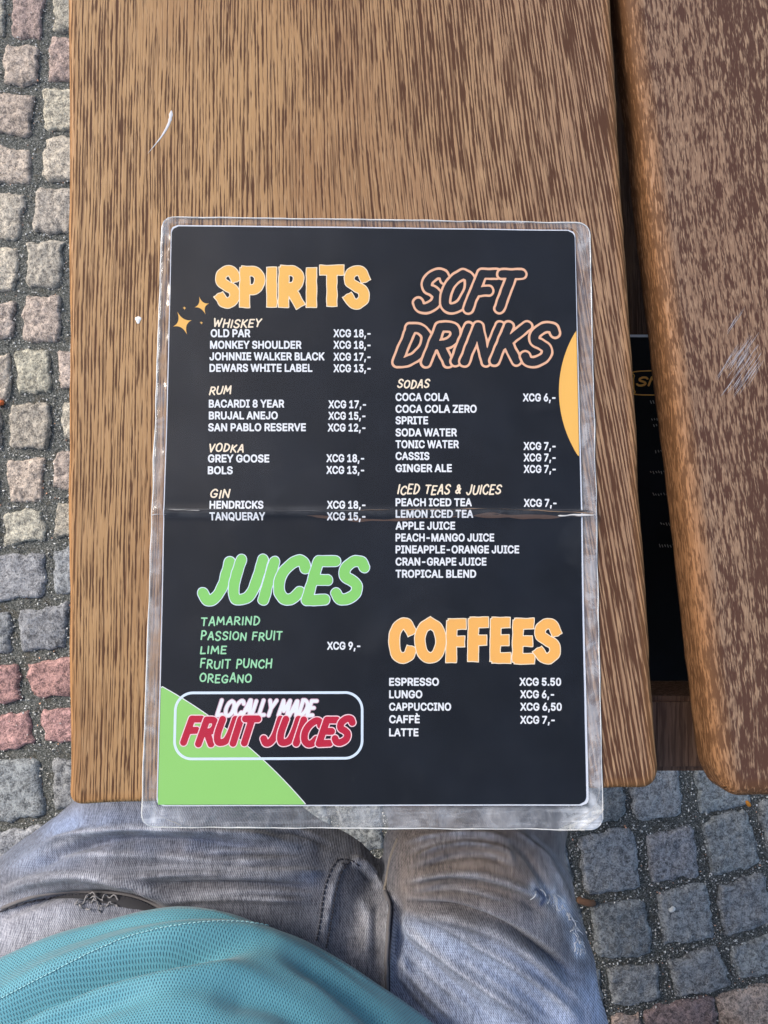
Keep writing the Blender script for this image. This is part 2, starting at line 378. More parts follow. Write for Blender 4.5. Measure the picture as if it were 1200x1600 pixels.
def board(name, P, rads, z0, z1, rr, m, parent, seed, label, loc):
    """P counter-clockwise"""
    P = np.asarray(P, float); counts = [max(1, int(np.linalg.norm(P[(i + 1) % len(P)] - P[i]) / .010)) for i in range(len(P))]
    O = inset_outline(P, rads, 0, counts); n = len(O)
    tn = np.roll(O, -1, 0) - np.roll(O, 1, 0); tn /= np.linalg.norm(tn, axis=1)[:, None]; nrm = np.stack([-tn[:, 1], tn[:, 0]], 1)  # inward
    wob = nrm * np.array([noise.noise(Vector((p[0] * 14, p[1] * 14, seed))) * .0012 + noise.noise(Vector((p[0] * 70, p[1] * 70, seed))) * .0006 for p in O])[:, None]
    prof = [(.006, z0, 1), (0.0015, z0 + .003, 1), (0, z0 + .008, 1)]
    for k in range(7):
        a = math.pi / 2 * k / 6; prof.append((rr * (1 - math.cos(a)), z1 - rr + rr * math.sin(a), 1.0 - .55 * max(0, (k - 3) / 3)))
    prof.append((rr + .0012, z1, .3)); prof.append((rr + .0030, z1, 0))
    V, F, C = [], [], []
    for ins, z, e in prof:
        R = inset_outline(P, rads, ins, counts) + wob
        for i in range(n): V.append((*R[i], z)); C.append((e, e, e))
    for k in range(len(prof) - 1):
        for i in range(n): a = k * n + i; b = k * n + (i + 1) % n; F.append((a, b, b + n, a + n))
    F.append(tuple(range(n))[::-1]); F.append(tuple(range((len(prof) - 1) * n, len(prof) * n)))
    o = mesh(name, V, F, m, parent, cols=C, offset=loc)
    if label: o['label'] = label
    return o

table = empty('wooden_table', (0, .35, 0)); TO = (0, .35, 0)
tag(table, 'weathered brown wooden table of wide boards under the laminated drinks menu', 'table')
zt = TABLE_Z
def edge_line(p, q, y): t = (y - p[1]) / (q[1] - p[1]); return (p[0] + (q[0] - p[0]) * t, y)
l0, l1 = at(105, 0, zt)[:2], at(107, 1230, zt)[:2]; r0, r1 = at(955, 0, zt)[:2], at(1028, 1190, zt)[:2]
bl, br = at(107, 1259, zt)[:2], at(1030, 1230, zt)[:2]
YEND = .95
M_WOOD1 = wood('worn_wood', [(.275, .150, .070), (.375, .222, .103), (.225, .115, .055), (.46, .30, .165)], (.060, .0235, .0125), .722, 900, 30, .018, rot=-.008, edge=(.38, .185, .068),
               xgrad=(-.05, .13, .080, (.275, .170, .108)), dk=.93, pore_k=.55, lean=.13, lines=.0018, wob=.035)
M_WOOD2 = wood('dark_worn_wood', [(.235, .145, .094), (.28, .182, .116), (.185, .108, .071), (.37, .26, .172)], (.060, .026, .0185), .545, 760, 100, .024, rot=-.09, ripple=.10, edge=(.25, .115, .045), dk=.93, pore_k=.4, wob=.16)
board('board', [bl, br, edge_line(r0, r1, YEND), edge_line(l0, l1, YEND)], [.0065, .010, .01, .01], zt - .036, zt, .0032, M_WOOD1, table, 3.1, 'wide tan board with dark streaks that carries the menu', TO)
# second board: its flank shows, so it is drawn from the lower outline
s0, s1 = at(980, 0, zt)[:2], at(1128, 1240, zt)[:2]
c0, c1, c2 = at(1124, 1216, zt)[:2], at(1148, 1251, zt)[:2], at(1700, 1236, zt)[:2]
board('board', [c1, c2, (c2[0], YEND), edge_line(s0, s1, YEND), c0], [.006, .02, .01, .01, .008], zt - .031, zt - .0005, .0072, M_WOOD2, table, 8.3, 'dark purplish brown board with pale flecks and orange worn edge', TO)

M_DARKW = wood('dark_frame_wood', [(.11, .065, .042), (.13, .075, .05), (.09, .05, .033), (.16, .10, .07)], (.04, .02, .014), .6, 500, 25, .02, edge=(.24, .15, .09))
def tpart(name, x0, x1, y0, y1, z0, z1, m=M_DARKW, bev=.004, parent=None):
    V, F = box_vf(x0, x1, y0, y1, z0, z1, bev); return mesh(name, V, F, m, parent or table, smooth=False, offset=TO)
ra, rb = at(1060, 1190, zt - .06), at(1060, 1085, zt - .045)
tpart('cross_rail', l0[0] + .02, c2[0] - .02, ra[1], rb[1], zt - .10, zt - .0375, bev=.003)
tpart('cross_rail', l0[0] + .02, c2[0] - .02, .80, .84, zt - .10, zt - .0375)
tpart('shelf', .05, c2[0] - .05, -.07, .80, .585, .603)
for x in (l0[0] + .05, c2[0] - .10):
    for y in (.0, .78): tpart('leg', x, x + .06, y, y + .06, -.001, zt - .037, bev=.006)

# paint marks on the boards
def flat_mark(name, P, widths, z, m, parent, off):
    P = np.asarray(P); V, F = [], []; n = len(P)
    for i in range(n):
        t = P[min(i + 1, n - 1)] - P[max(i - 1, 0)]; t /= np.linalg.norm(t); nn = np.array([-t[1], t[0]])
        w = widths[i] * (1 + .35 * noise.noise(Vector((i * .9, z * 99, len(P)))))
        V += [(*(P[i] + nn * w), z), (*P[i], z + w * .4), (*(P[i] - nn * w), z)]
    for i in range(n - 1):
        a = 3 * i; F += [(a, a + 1, a + 4, a + 3), (a + 1, a + 2, a + 5, a + 4)]
    return mesh(name, V, F, m, parent, offset=off)
M_PAINT = plain('pale_paint', (.58, .58, .60), .5)
pl = smooth_line([at(*p, zt)[:2] for p in [(268, 173), (265, 190), (256, 208), (245, 223), (231, 240)]], 6)
flat_mark('paint_streak', pl, np.interp(np.linspace(0, 1, len(pl)), [0, .08, .35, .7, 1], [.0003, .0009, .0006, .0003, .00004]), zt + .0001, M_PAINT, table, TO)
dp = at(216, 499, zt); V, F = [], []
for k in range(10): a = k * .628; V.append((dp[0] + .0016 * math.cos(a) * (1 + .2 * math.sin(3 * a)), dp[1] + .0015 * math.sin(a) - .0002 * (k in (7, 8)) * 4, zt + .0001))
V.append((dp[0], dp[1], zt + .0009)); F = [(k, (k + 1) % 10, 10) for k in range(10)]
mesh('paint_drip', V, F, plain('white_paint', (.8, .8, .78), .4), table, offset=TO)
SV, SF = [], []
for k in range(84):
    u, w = rng.uniform(-1, 1), rng.normal(0, .45); cx, cy = 1158 + w * 34 + u * 6, 575 + u * 34 - w * 20
    L = rng.uniform(8, 30) * (1 - .4 * abs(w)); 
    if k > 74: cx, cy, L = rng.uniform(1136, 1162), 0, rng.uniform(8, 20); cy = 500 - (cx - 1150) * 1.4 + rng.uniform(-4, 4)
    P = np.array([at(cx - L * .5, cy + L * .75, zt)[:2], at(cx, cy, zt)[:2], at(cx + L * .5, cy - L * .75, zt)[:2]]); b = len(SV)
    for i, p in enumerate(P):
        ww = (.00005, rng.uniform(.00012, .0003), .00005)[i]; SV += [(p[0] - ww, p[1] - ww * .7, zt - .0004), (p[0] + ww, p[1] + ww * .7, zt - .0004)]
    SF += [(b, b + 1, b + 3, b + 2), (b + 2, b + 3, b + 5, b + 4)]
mesh('scuff_mark', SV, SF, plain('scuff', (.40, .385, .41), .6), table, offset=TO)

# ------------------------------------------------------------------ menu
MO = np.array([.0012, .0333, TABLE_Z])
menu = empty('drinks_menu', MO)
tag(menu, 'black laminated drinks menu headed SPIRITS and SOFT DRINKS lying on the tan table board', 'menu')
CREASE_Y = at(600, 801, zt)[1] - MO[1]
def Hh(x, y):
    """relief of the sheet (local metres)"""
    d = y - CREASE_Y
    return .0007 * math.exp(-(d / .0022) ** 2) + .0009 * math.exp(-(d / .030) ** 2) + .0006 * (1 + noise.noise(Vector((x * 9, y * 9, 2)))) + .00022 * noise.noise(Vector((x * 38, y * 38, 5)))
def ml(px, py): p = at(px, py, zt + .0012) - MO; return p[:2]
L_PAPER, L_PRINT, L_ART, L_FILM = .0003, .00036, .00042, .0010

def lay(name, V2, F, level, m, parent, label=None):
    """flat artwork (local xy) laid on the sheet"""
    V = [(x, y, level + Hh(x, y)) for x, y in V2]
    o = mesh(name, V, F, m, parent, smooth=False)
    if label: o['label'] = label
    return o

def gridpoly(q, nx, ny, r, level, name, m, parent):
    q = [np.asarray(p) for p in q]  # TL TR BR BL
    V, F = [], []
    for j in range(ny + 1):
        for i in range(nx + 1):
            s, t = i / nx, j / ny; p = (q[0] * (1 - s) + q[1] * s) * (1 - t) + (q[3] * (1 - s) + q[2] * s) * t
            V.append(round_corner(q, s, t, p, r))
    for j in range(ny):
        for i in range(nx): a = j * (nx + 1) + i; F.append((a, a + nx + 1, a + nx + 2, a + 1))
    return lay(name, V, F, level, m, parent)

def round_corner(q, s, t, p, r):
    if not r: return p
    w, h = np.linalg.norm(q[1] - q[0]), np.linalg.norm(q[3] - q[0])
    x, y = s * w, t * h; cx, cy = min(max(x, r), w - r), min(max(y, r), h - r)
    d = math.hypot(x - cx, y - cy)
    if d > r and cx != x and cy != y:
        x, y = cx + (x - cx) * r / d, cy + (y - cy) * r / d; s, t = x / w, y / h
        return (q[0] * (1 - s) + q[1] * s) * (1 - t) + (q[3] * (1 - s) + q[2] * s) * t
    return p

def march(X, Y, D):
    """filled region D<0 on a regular grid -> verts, faces"""
    V, F, idx = [], [], {}
    ny, nx = D.shape; ins = D < 0
    act = ins[:-1, :-1] | ins[1:, :-1] | ins[:-1, 1:] | ins[1:, 1:]
    def vert(k, x, y):
        if k not in idx: idx[k] = len(V); V.append((x, y))
        return idx[k]
    for j, i in zip(*np.nonzero(act)):
        cs = [(j, i), (j, i + 1), (j + 1, i + 1), (j + 1, i)]; poly = []
        for k in range(4):
            a, b = cs[k], cs[(k + 1) % 4]; da, db = D[a], D[b]
            if da < 0: poly.append(vert(a, X[a[1]], Y[a[0]]))
            if (da < 0) != (db < 0):
                lo, hi = min(a, b), max(a, b); t = D[lo] / (D[lo] - D[hi])
                poly.append(vert((lo, hi), X[lo[1]] + t * (X[hi[1]] - X[lo[1]]), Y[lo[0]] + t * (Y[hi[0]] - Y[lo[0]])))
        if len(poly) > 2: F.append(tuple(poly))
    return V, F

GL = {  # hand drawn letters: width, strokes (points, smooth)
 'A': (.8, [([(0, 0), (.42, 1), (.5, 1), (.8, 0)], 0), ([(.14, .32), (.68, .36)], 0)]),
 'C': (.8, [([(.8, .80), (.66, .97), (.42, 1), (.12, .80), (0, .5), (.1, .18), (.36, 0), (.62, .02), (.8, .2)], 1)]),
 'D': (.8, [([(.12, 1), (.05, 0)], 0), ([(.08, 1), (.4, .98), (.72, .78), (.8, .5), (.66, .2), (.36, .02), (.05, 0)], 1)]),
 'E': (.65, [([(.06, 1), (0, 0)], 0), ([(.06, 1), (.65, 1)], 0), ([(.04, .52), (.54, .52)], 0), ([(0, 0), (.62, .02)], 0)]),
 'F': (.65, [([(.08, 1), (0, 0)], 0), ([(.08, 1), (.65, 1)], 0), ([(.05, .5), (.55, .52)], 0)]),
 'G': (.85, [([(.8, .82), (.62, .98), (.38, .98), (.1, .75), (0, .45), (.12, .12), (.4, 0), (.7, .08), (.82, .4)], 1), ([(.82, .42), (.48, .42)], 0)]),
 'H': (.8, [([(.06, 1), (0, 0)], 0), ([(.8, 1), (.74, 0)], 0), ([(.03, .48), (.77, .54)], 0)]),
 'I': (.12, [([(.08, 1), (.04, 0)], 0)]),
 'J': (.7, [([(.66, 1), (.62, .35), (.45, .04), (.2, 0), (0, .18)], 1)]),
 'K': (.75, [([(.08, 1), (0, 0)], 0), ([(.7, 1), (.06, .42)], 0), ([(.2, .55), (.75, 0)], 0)]),
 'L': (.6, [([(.08, 1), (0, 0)], 0), ([(0, 0), (.6, .03)], 0)]),
 'M': (1.0, [([(0, 0), (.12, 1), (.48, .3), (.88, 1), (1.0, 0)], 0)]),
 'N': (.8, [([(0, 0), (.06, 1), (.74, 0), (.8, 1)], 0)]),
 'O': (.85, [([(.42, 1), (.14, .84), (0, .48), (.12, .12), (.42, 0), (.74, .14), (.85, .5), (.74, .86), (.42, 1)], 1)]),
 'P': (.7, [([(.08, 1), (0, 0)], 0), ([(.08, 1), (.5, .98), (.7, .76), (.55, .5), (.04, .42)], 1)]),
 'R': (.75, [([(.08, 1), (0, 0)], 0), ([(.08, 1), (.5, .98), (.7, .76), (.55, .54), (.04, .46)], 1), ([(.3, .48), (.75, 0)], 0)]),
 'S': (.75, [([(.75, .84), (.6, .98), (.32, .99), (.1, .82), (.16, .6), (.42, .5), (.66, .36), (.68, .14), (.42, 0), (.16, .02), (0, .16)], 1)]),
 'T': (.75, [([(0, 1), (.75, 1)], 0), ([(.40, 1), (.36, 0)], 0)]),
 'U': (.8, [([(.04, 1), (0, .4), (.14, .06), (.38, 0), (.64, .1), (.76, .45), (.8, 1)], 1)]),
 'V': (.75, [([(0, 1), (.34, 0), (.75, 1)], 0)]),
 'W': (1.1, [([(0, 1), (.24, 0), (.55, .75), (.82, 0), (1.1, 1)], 0)]),
 'Y': (.75, [([(0, 1), (.36, .48), (.75, 1)], 0), ([(.36, .48), (.3, 0)], 0)]),
 '&': (.75, [([(.7, .55), (.45, .1), (.2, 0), (.02, .2), (.3, .5), (.5, .75), (.35, 1), (.15, .85), (.25, .6), (.72, 0)], 1)]),
}
BLOCK = dict(GL)
BLOCK['S'] = (.62, [([(.62, .76), (.5, .95), (.3, 1), (.06, .88), (.04, .66), (.28, .52), (.54, .40), (.58, .16), (.36, 0), (.14, .03), (0, .18)], 1)])
BLOCK['P'] = (.62, [([(.02, 1), (0, 0)], 0), ([(.02, 1), (.4, .98), (.6, .82), (.56, .56), (.36, .44), (.02, .43)], 1)])
BLOCK['R'] = (.64, [([(.02, 1), (0, 0)], 0), ([(.02, 1), (.4, .98), (.58, .82), (.52, .58), (.34, .50), (.02, .48)], 1), ([(.28, .44), (.60, 0)], 0)])
BLOCK['I'] = (.04, [([(.02, 1), (.02, 0)], 0)])
BLOCK['T'] = (.68, [([(0, 1), (.68, 1)], 0), ([(.34, 1), (.34, 0)], 0)])
BLOCK['C'] = (.64, [([(.64, .78), (.48, .98), (.24, .97), (.04, .76), (0, .42), (.1, .1), (.34, 0), (.56, .08), (.64, .22)], 1)])
BLOCK['O'] = (.72, [([(.36, 1), (.1, .84), (0, .5), (.1, .14), (.36, 0), (.62, .14), (.72, .5), (.62, .84), (.36, 1)], 1)])
BLOCK['F'] = (.48, [([(.02, 1), (0, 0)], 0), ([(.02, 1), (.48, 1)], 0), ([(.02, .50), (.42, .50)], 0)])
BLOCK['E'] = (.50, [([(.02, 1), (0, 0)], 0), ([(.02, 1), (.48, 1)], 0), ([(.02, .50), (.42, .50)], 0), ([(0, 0), (.50, 0)], 0)])

def layout(text, box, r, slant=0.0, gap=.22, space=.55, glyphs=GL, jit=.02, boxes=None):
    """letters as lists of polylines in photograph pixels; r = stroke half width in px"""
    x0, y0, x1, y1 = box; y0 += r; y1 -= r; x0 += r; x1 -= r; H = y1 - y0
    tot = 0
    for ch in text: tot += (space if ch == ' ' else glyphs[ch][0] + gap)
    tot -= gap; sx = (x1 - x0 - slant * H) / tot; out = []; cx = 0.0; bi = 0
    for ch in text:
        if ch == ' ': cx += space; continue
        w, strokes = glyphs[ch]; L = []; jy = rng.uniform(-jit, jit) * H; js = rng.uniform(-jit, jit)
        for pts, sm in strokes:
            P = smooth_line(pts, 6) if sm else np.array(pts, float)
            if boxes is not None:
                bx0, bx1 = boxes[bi]; bw = max(bx1 - bx0 - 2 * r, .1)
                X = bx0 + r + P[:, 0] / max(w, 1e-6) * bw if w > .1 else (bx0 + bx1) / 2 + 0 * P[:, 0]
                X = X + slant * H * P[:, 1] * 0
            else: X = x0 + (cx + P[:, 0]) * sx
            Yn = P[:, 1] * (1 + js)
            L.append(np.stack([X + slant * H * (P[:, 1] if boxes is None else 0), y1 - Yn * H + jy], 1))
        out.append(L); cx += w + gap; bi += 1
    return out

def letter_sdf(L, rad, res, butt=False, pad=None, wob=0.0):
    """polylines in local metres -> grid and distance"""
    A = np.vstack(L); pad = (rad * 1.5 + res * 2) if pad is None else pad
    X = np.arange(A[:, 0].min() - pad, A[:, 0].max() + pad, res); Y = np.arange(A[:, 1].min() - pad, A[:, 1].max() + pad, res)
    G = np.stack(np.meshgrid(X, Y), -1); D = np.full(G.shape[:2], 1e9)
    for P in L:
        n = len(P)
        for i in range(n - 1):
            a, b = P[i], P[i + 1]; d = b - a; l = np.linalg.norm(d)
            if l < 1e-9: continue
            u = d / l; w = G - a; t = w @ u; pr = np.abs(w @ np.array([-u[1], u[0]]))
            tc = np.clip(t, 0, l); e = np.hypot(t - tc, pr)
            if butt:
                over = np.where((t > l) & (i == n - 2), t - l, np.where((t < 0) & (i == 0), -t, 0))
                e = np.where(over > 0, np.maximum(pr, over + rad * .35), e)
            D = np.minimum(D, e)
    return X, Y, D

def draw(name, letters, rpx, m, level, parent, res=.00022, butt=False, grow=0.0, label=None, each=0.0, wob=0.0):
    """all letters of one piece of writing as one mesh; grow = extra half width in metres"""
    VV, FF, lev = [], [], []; rad = rpx / ppm(zt)
    for k, L in enumerate(letters):
        Lm = [np.array([ml(*p) for p in P]) for P in L]
        X, Y, D = letter_sdf(Lm, rad, res, butt, pad=rad * 1.6 + abs(grow) + 3 * res)
        D = D - rad - grow
        if wob:
            n1 = np.array([[noise.noise(Vector((x * 260, y * 260, k))) for x in X] for y in Y]); D = D + n1 * wob
        V, F = march(X, Y, D); b = len(VV); VV += V; lev += [level + each * k] * len(V); FF += [tuple(i + b for i in f) for f in F]
    V3 = [(x, y, l + Hh(x, y)) for (x, y), l in zip(VV, lev)]
    o = mesh(name, V3, FF, m, parent, smooth=False)
    if label: o['label'] = label
    return o

def print_mat(name, c):
    t = NT(name); t.base(c); t.rough(.55, .2); return t.m
def navy_mat():
    t = NT('black_print'); v = t.obj(); a = t.noise(v, 18, 4, .6); b = t.noise(v, 140, 3, .6)
    col = t.mix(t.step(a, .35, .7), (.0025, .0028, .0038), (.0055, .0068, .0100))
    t.base(col); t.rough(.55, .2); return t.m
M_NAVY = navy_mat()
M_YEL = print_mat('yellow_print', (.78, .44, .10)); M_ORG = print_mat('orange_print', (.80, .41, .10)); M_CREAM = print_mat('cream_print', (.82, .70, .52))
M_PEACH = print_mat('peach_print', (.74, .42, .26)); M_GREEN = print_mat('green_print', (.22, .55, .13)); M_LIME = print_mat('lime_print', (.26, .55, .14)); M_MINT = print_mat('mint_print', (.30, .62, .36))
M_WHITE = print_mat('white_print', (.72, .74, .755)); M_RED = print_mat('red_print', (.44, .010, .035)); M_BLACK2 = print_mat('letter_black', (.009, .0095, .012)); M_PALEB = print_mat('pale_print', (.62, .72, .82))
M_SHEET = print_mat('white_card', (.66, .70, .76))

sheet = gridpoly([ml(267.2, 351.3), ml(899, 358.3), ml(920.5, 1259.2), ml(244, 1260)], 60, 260, .0035, L_PAPER - .0001, 'card', M_SHEET, menu)
PQ = [ml(268.5, 353.5), ml(898, 360), ml(916.5, 1257), ml(246, 1258)]
black = gridpoly(PQ, 60, 260, .0040, L_PRINT, 'printed_face', M_NAVY, menu)
sheet['label'] = 'thin white edge of the card round the black print'

def in_paper(G):
    """distance outside of the printed quad (<0 inside)"""
    D = np.full(G.shape[:2], -1e9)
    for i in range(4):
        a, b = PQ[i], PQ[(i + 1) % 4]; u = (b - a) / np.linalg.norm(b - a); D = np.maximum(D, (G - a) @ np.array([-u[1], u[0]]) + .0002)
    return D
def circle3(a, b, c):
    A = 2 * np.array([b - a, c - a]); bb = np.array([b @ b - a @ a, c @ c - a @ a]); ce = np.linalg.solve(A, bb); return ce, np.linalg.norm(a - ce)
def disc(name, pts, box, m, level, grow=0.0, label=None):
    ce, R = circle3(*[ml(*p) for p in pts]); a, b = ml(box[0], box[3]), ml(box[2], box[1]); res = .0007
    X = np.arange(a[0] - .002, b[0] + .002, res); Y = np.arange(a[1] - .002, b[1] + .002, res); G = np.stack(np.meshgrid(X, Y), -1)
    D = np.maximum(np.hypot(*(G - ce).transpose(2, 0, 1)) - R - grow, in_paper(G)); V, F = march(X, Y, D)
    return lay(name, V, F, level, m, black, label)
gp = [(252, 1073), (388, 1167.5), (478, 1258)]
disc('arc_edge', gp, (244, 1060, 500, 1260), M_WHITE, L_ART, .0004); disc('green_corner', gp, (244, 1060, 500, 1260), M_LIME, L_ART + .00002)
disc('yellow_disc', [(897, 522), (873.5, 606), (899, 706)], (866, 500, 925, 730), M_YEL, L_ART)

def star(name, pts, c):
    P = []; 
    for k in range(4):
        a, b = np.array(pts[k], float), np.array(pts[(k + 1) % 4], float); ce = np.array(c, float); mid = ce + ((a + b) / 2 - ce) * .26
        for t in np.linspace(0, 1, 9)[:-1]: P.append((1 - t) ** 2 * a + 2 * t * (1 - t) * (ce + (mid - ce) * .7) + t * t * b)
    V = [ml(*p) for p in P] + [ml(*c)]; n = len(P); lay(name, V, [(n, (k + 1) % n, k) for k in range(n)], L_ART, M_YEL, black)
star('star', [(277, 487), (299.5, 500), (292, 522.5), (270.5, 510)], (285, 504.5)); star('star', [(311, 463), (326.5, 474), (321, 491), (304, 480)], (315, 477))
star('star', [(287.5, 478), (291, 481), (288.5, 484.5), (285, 481)], (288, 481)); star('star', [(314, 501.5), (317.5, 504), (315, 507), (311.5, 504)], (314.5, 504))

# headings
h = layout('SPIRITS', (335, 415, 578, 482), 8.0, glyphs=BLOCK, boxes=[(336, 376), (374, 414), (415, 434), (435, 477), (477, 496), (497, 540), (537, 578)])
draw('heading_outline', h, 7.7, M_CREAM, L_ART, black, butt=True, grow=.00042, each=.000012, wob=.0003, res=.00028); draw('heading', h, 7.7, M_YEL, L_ART + .000006, black, butt=True, each=.000012, wob=.0003, res=.00028, label='yellow SPIRITS heading')
h = layout('COFFEES', (608, 966, 877, 1037), 8.0, glyphs=BLOCK, boxes=[(608, 650), (648, 697), (697, 731), (731, 766), (766, 801), (801, 838), (835, 877)])
draw('heading_outline', h, 7.7, M_CREAM, L_ART, black, butt=True, grow=.00042, each=.000012, wob=.0003, res=.00028); draw('heading', h, 7.7, M_ORG, L_ART + .000006, black, butt=True, each=.000012, wob=.0003, res=.00028, label='orange COFFEES heading')
def brush(text, box, r, sl, gap): return layout(text, box, r, slant=sl, gap=gap, space=.45, jit=.035)
for text, box in (('SOFT', (641, 418, 824, 491)), ('DRINKS', (609, 500, 880, 574))):
    h = brush(text, box, 9.5, .34, .22)
    draw('heading_outline', h, 8.6, M_PEACH, L_ART, black, grow=.0005, each=.000012, res=.00028, wob=.0003); draw('heading', h, 7.1, M_BLACK2, L_ART + .000006, black, each=.000012, grow=-.0002, res=.00028, wob=.0003, label='black %s heading with peach outline' % text)
h = brush('JUICES', (306, 869, 580, 946), 8.3, .26, .32)
draw('heading_outline', h, 7.9, M_PALEB, L_ART + .00002, black, grow=.0004, each=.000012, wob=.0003, res=.00028); draw('heading', h, 7.9, M_GREEN, L_ART + .000026, black, each=.000012, wob=.0003, res=.00028, label='green JUICES heading')
# badge
def badge():
    a, b = ml(272, 1186), ml(566, 1082); c = (a + b) / 2; hw = (b - a) / 2; res = .00035
    X = np.arange(a[0] - .002, b[0] + .002, res); Y = np.arange(a[1] - .002, b[1] + .002, res); G = np.abs(np.stack(np.meshgrid(X, Y), -1) - c); r = .0085
    q = G - hw + r; D = np.hypot(np.maximum(q[..., 0], 0), np.maximum(q[..., 1], 0)) + np.minimum(q.max(-1), 0) - r
    V, F = march(X, Y, np.abs(D) - .00062); lay('badge_frame', V, F, L_ART + .00005, M_PALEB, black)
badge()
h = brush('LOCALLY MADE', (336, 1092, 498, 1121), 3.0, .28, .24)
draw('badge_shadow', h, 3.6, print_mat('pink_print', (.55, .35, .42)), L_ART + .00005, black, res=.00020, each=.000002); draw('badge_text', h, 2.5, M_WHITE, L_ART + .00006, black, res=.00018, each=.000002)
h = brush('FRUIT JUICES', (281, 1119, 558, 1167), 5.8, .30, .24)
draw('badge_outline', h, 5.2, print_mat('pale_pink_print', (.80, .55, .58)), L_ART + .0001, black, grow=.0005, each=.000006, res=.00025); draw('badge_text', h, 5.2, M_RED, L_ART + .000103, black, each=.000006, res=.00025, label='red FRUIT JUICES lettering')
# hand lettered small headings
for text, box in (('WHISKEY', (332, 497, 410, 512)), ('RUM', (326, 602, 363, 617)), ('VODKA', (325, 693, 383, 707)), ('GIN', (328, 765, 361, 779)), ('SODAS', (620, 593, 673, 607)), ('ICED TEAS & JUICES', (620, 757, 785, 773))):
    draw('subheading', layout(text, box, 1.3, slant=.18, gap=.34, space=.7, jit=.09), 1.2, M_CREAM, L_ART, black, res=.00018)
for text, box in (('TAMARIND', (313, 963, 407, 978)), ('PASSION FRUIT', (313, 986, 442, 1001)), ('LIME', (312, 1008, 355, 1022)), ('FRUIT PUNCH', (312, 1030, 426, 1045)), ('OREGANO', (311, 1052, 394, 1067))):
    draw('juice_name', layout(text, box, 1.35, slant=.06, gap=.36, space=.7, jit=.10), 1.15, M_MINT, L_ART, black, res=.00018)

# typeset lines
DG = bpy.context.evaluated_depsgraph_get
try: FONT = bpy.data.fonts.load(bpy.utils.system_resource('DATAFILES') + '/fonts/Inter.woff2')
except Exception: FONT = None
def font_mesh(text, bold=.018):
    cu = bpy.data.curves.new('t', 'FONT'); cu.body = text; cu.size = 1
    if FONT: cu.font = FONT
    cu.offset = bold; cu.resolution_u = 3; cu.space_character = 1.0
    o = bpy.data.objects.new('t', cu); COL.objects.link(o); dg = DG(); dg.update()
    me = bpy.data.meshes.new_from_object(o.evaluated_get(dg)); V = np.array([v.co[:] for v in me.vertices]); F = [tuple(p.vertices) for p in me.polygons]
    bpy.data.objects.remove(o); bpy.data.curves.remove(cu); bpy.data.meshes.remove(me); return V[:, :2], F
_GC = {}
BOLD = .029 if FONT else .03
def glyph(ch):
    """bolded outline of one character (em units), its advance"""
    if ch in _GC: return _GC[ch]
    w2 = font_mesh('HH', 0)[0][:, 0].max(); adv = font_mesh('H' + ch + 'H', 0)[0][:, 0].max() - w2
    if ch == ' ': _GC[ch] = ([], [], adv * .9); return _GC[ch]
    V, F = font_mesh(ch, 0); cnt = {}
    for f in F:
        for i in range(len(f)):
            e = (f[i], f[(i + 1) % len(f)]); k = (min(e), max(e)); cnt[k] = cnt.get(k, 0) + 1
    key = {}; 
    E = [k for k, n in cnt.items() if n == 1]; res = .022
    X = np.arange(V[:, 0].min() - .09, V[:, 0].max() + .09, res); Y = np.arange(V[:, 1].min() - .09, V[:, 1].max() + .09, res)
    G = np.stack(np.meshgrid(X, Y), -1); D = np.full(G.shape[:2], 1e9); ins = np.zeros(G.shape[:2], bool)
    for i, j in E:
        a, b = V[i], V[j]; d = b - a; t = np.clip(((G - a) @ d) / (d @ d + 1e-12), 0, 1); w = G - a - t[..., None] * d; D = np.minimum(D, np.hypot(w[..., 0], w[..., 1]))
        c = (a[1] > G[..., 1]) != (b[1] > G[..., 1]); xs = a[0] + (G[..., 1] - a[1]) * d[0] / (d[1] if abs(d[1]) > 1e-9 else 1e-9); ins ^= c & (G[..., 0] < xs)
    D = np.where(ins, -D, D) - BOLD; MV, MF = march(X, Y, D); _GC[ch] = (MV, MF, adv); return _GC[ch]
_hv = np.array(glyph('H')[0]); CAP = (_hv[:, 1].min(), _hv[:, 1].max())
def line_mesh(text, track=.012):
    V, F, x = [], [], 0.0
    for ch in text:
        gv, gf, adv = glyph(ch); b = len(V); V += [(p[0] + x, p[1]) for p in gv]; F += [tuple(i + b for i in f) for f in gf]; x += adv + track
    return np.array(V), F
def typeset(name, lines, m, parent, cap=12.6, lev=L_ART, ml=ml, Hf=Hh):
    VV, FF = [], []
    for text, x0, yc, x1 in lines:
        V, F = line_mesh(text); b = len(VV); vx = V[:, 0]; sx = (x1 - x0) / (vx.max() - vx.min()); ch = CAP[1] - CAP[0]
        for x, y in V: VV.append(ml(x0 + (x - vx.min()) * sx, yc + cap / 2 - (y - CAP[0]) / ch * cap))
        FF += [tuple(i + b for i in f) for f in F]
    V3 = [(x, y, lev + Hf(x, y)) for x, y in VV]
    return mesh(name, V3, FF, m, parent, smooth=False)
typeset('drink_names', [('OLD PAR', 329, 520.5, 391), ('MONKEY SHOULDER', 328, 538.5, 471), ('JOHNNIE WALKER BLACK', 327, 556.5, 507), ('DEWARS WHITE LABEL', 327, 574.5, 488)], M_WHITE, black)
typeset('prices', [('XCG 18,-', 521, 520.5, 579), ('XCG 18,-', 521, 538.5, 579), ('XCG 17,-', 521, 557, 579), ('XCG 13,-', 521, 575, 579)], M_WHITE, black)
typeset('drink_names', [('BACARDI 8 YEAR', 326, 630.5, 444), ('BRUJAL ANEJO', 326, 649, 434), ('SAN PABLO RESERVE', 325, 667.5, 478)], M_WHITE, black)
typeset('prices', [('XCG 17,-', 513, 631.5, 572), ('XCG 15,-', 513, 649.5, 571), ('XCG 12,-', 512, 668, 571)], M_WHITE, black)
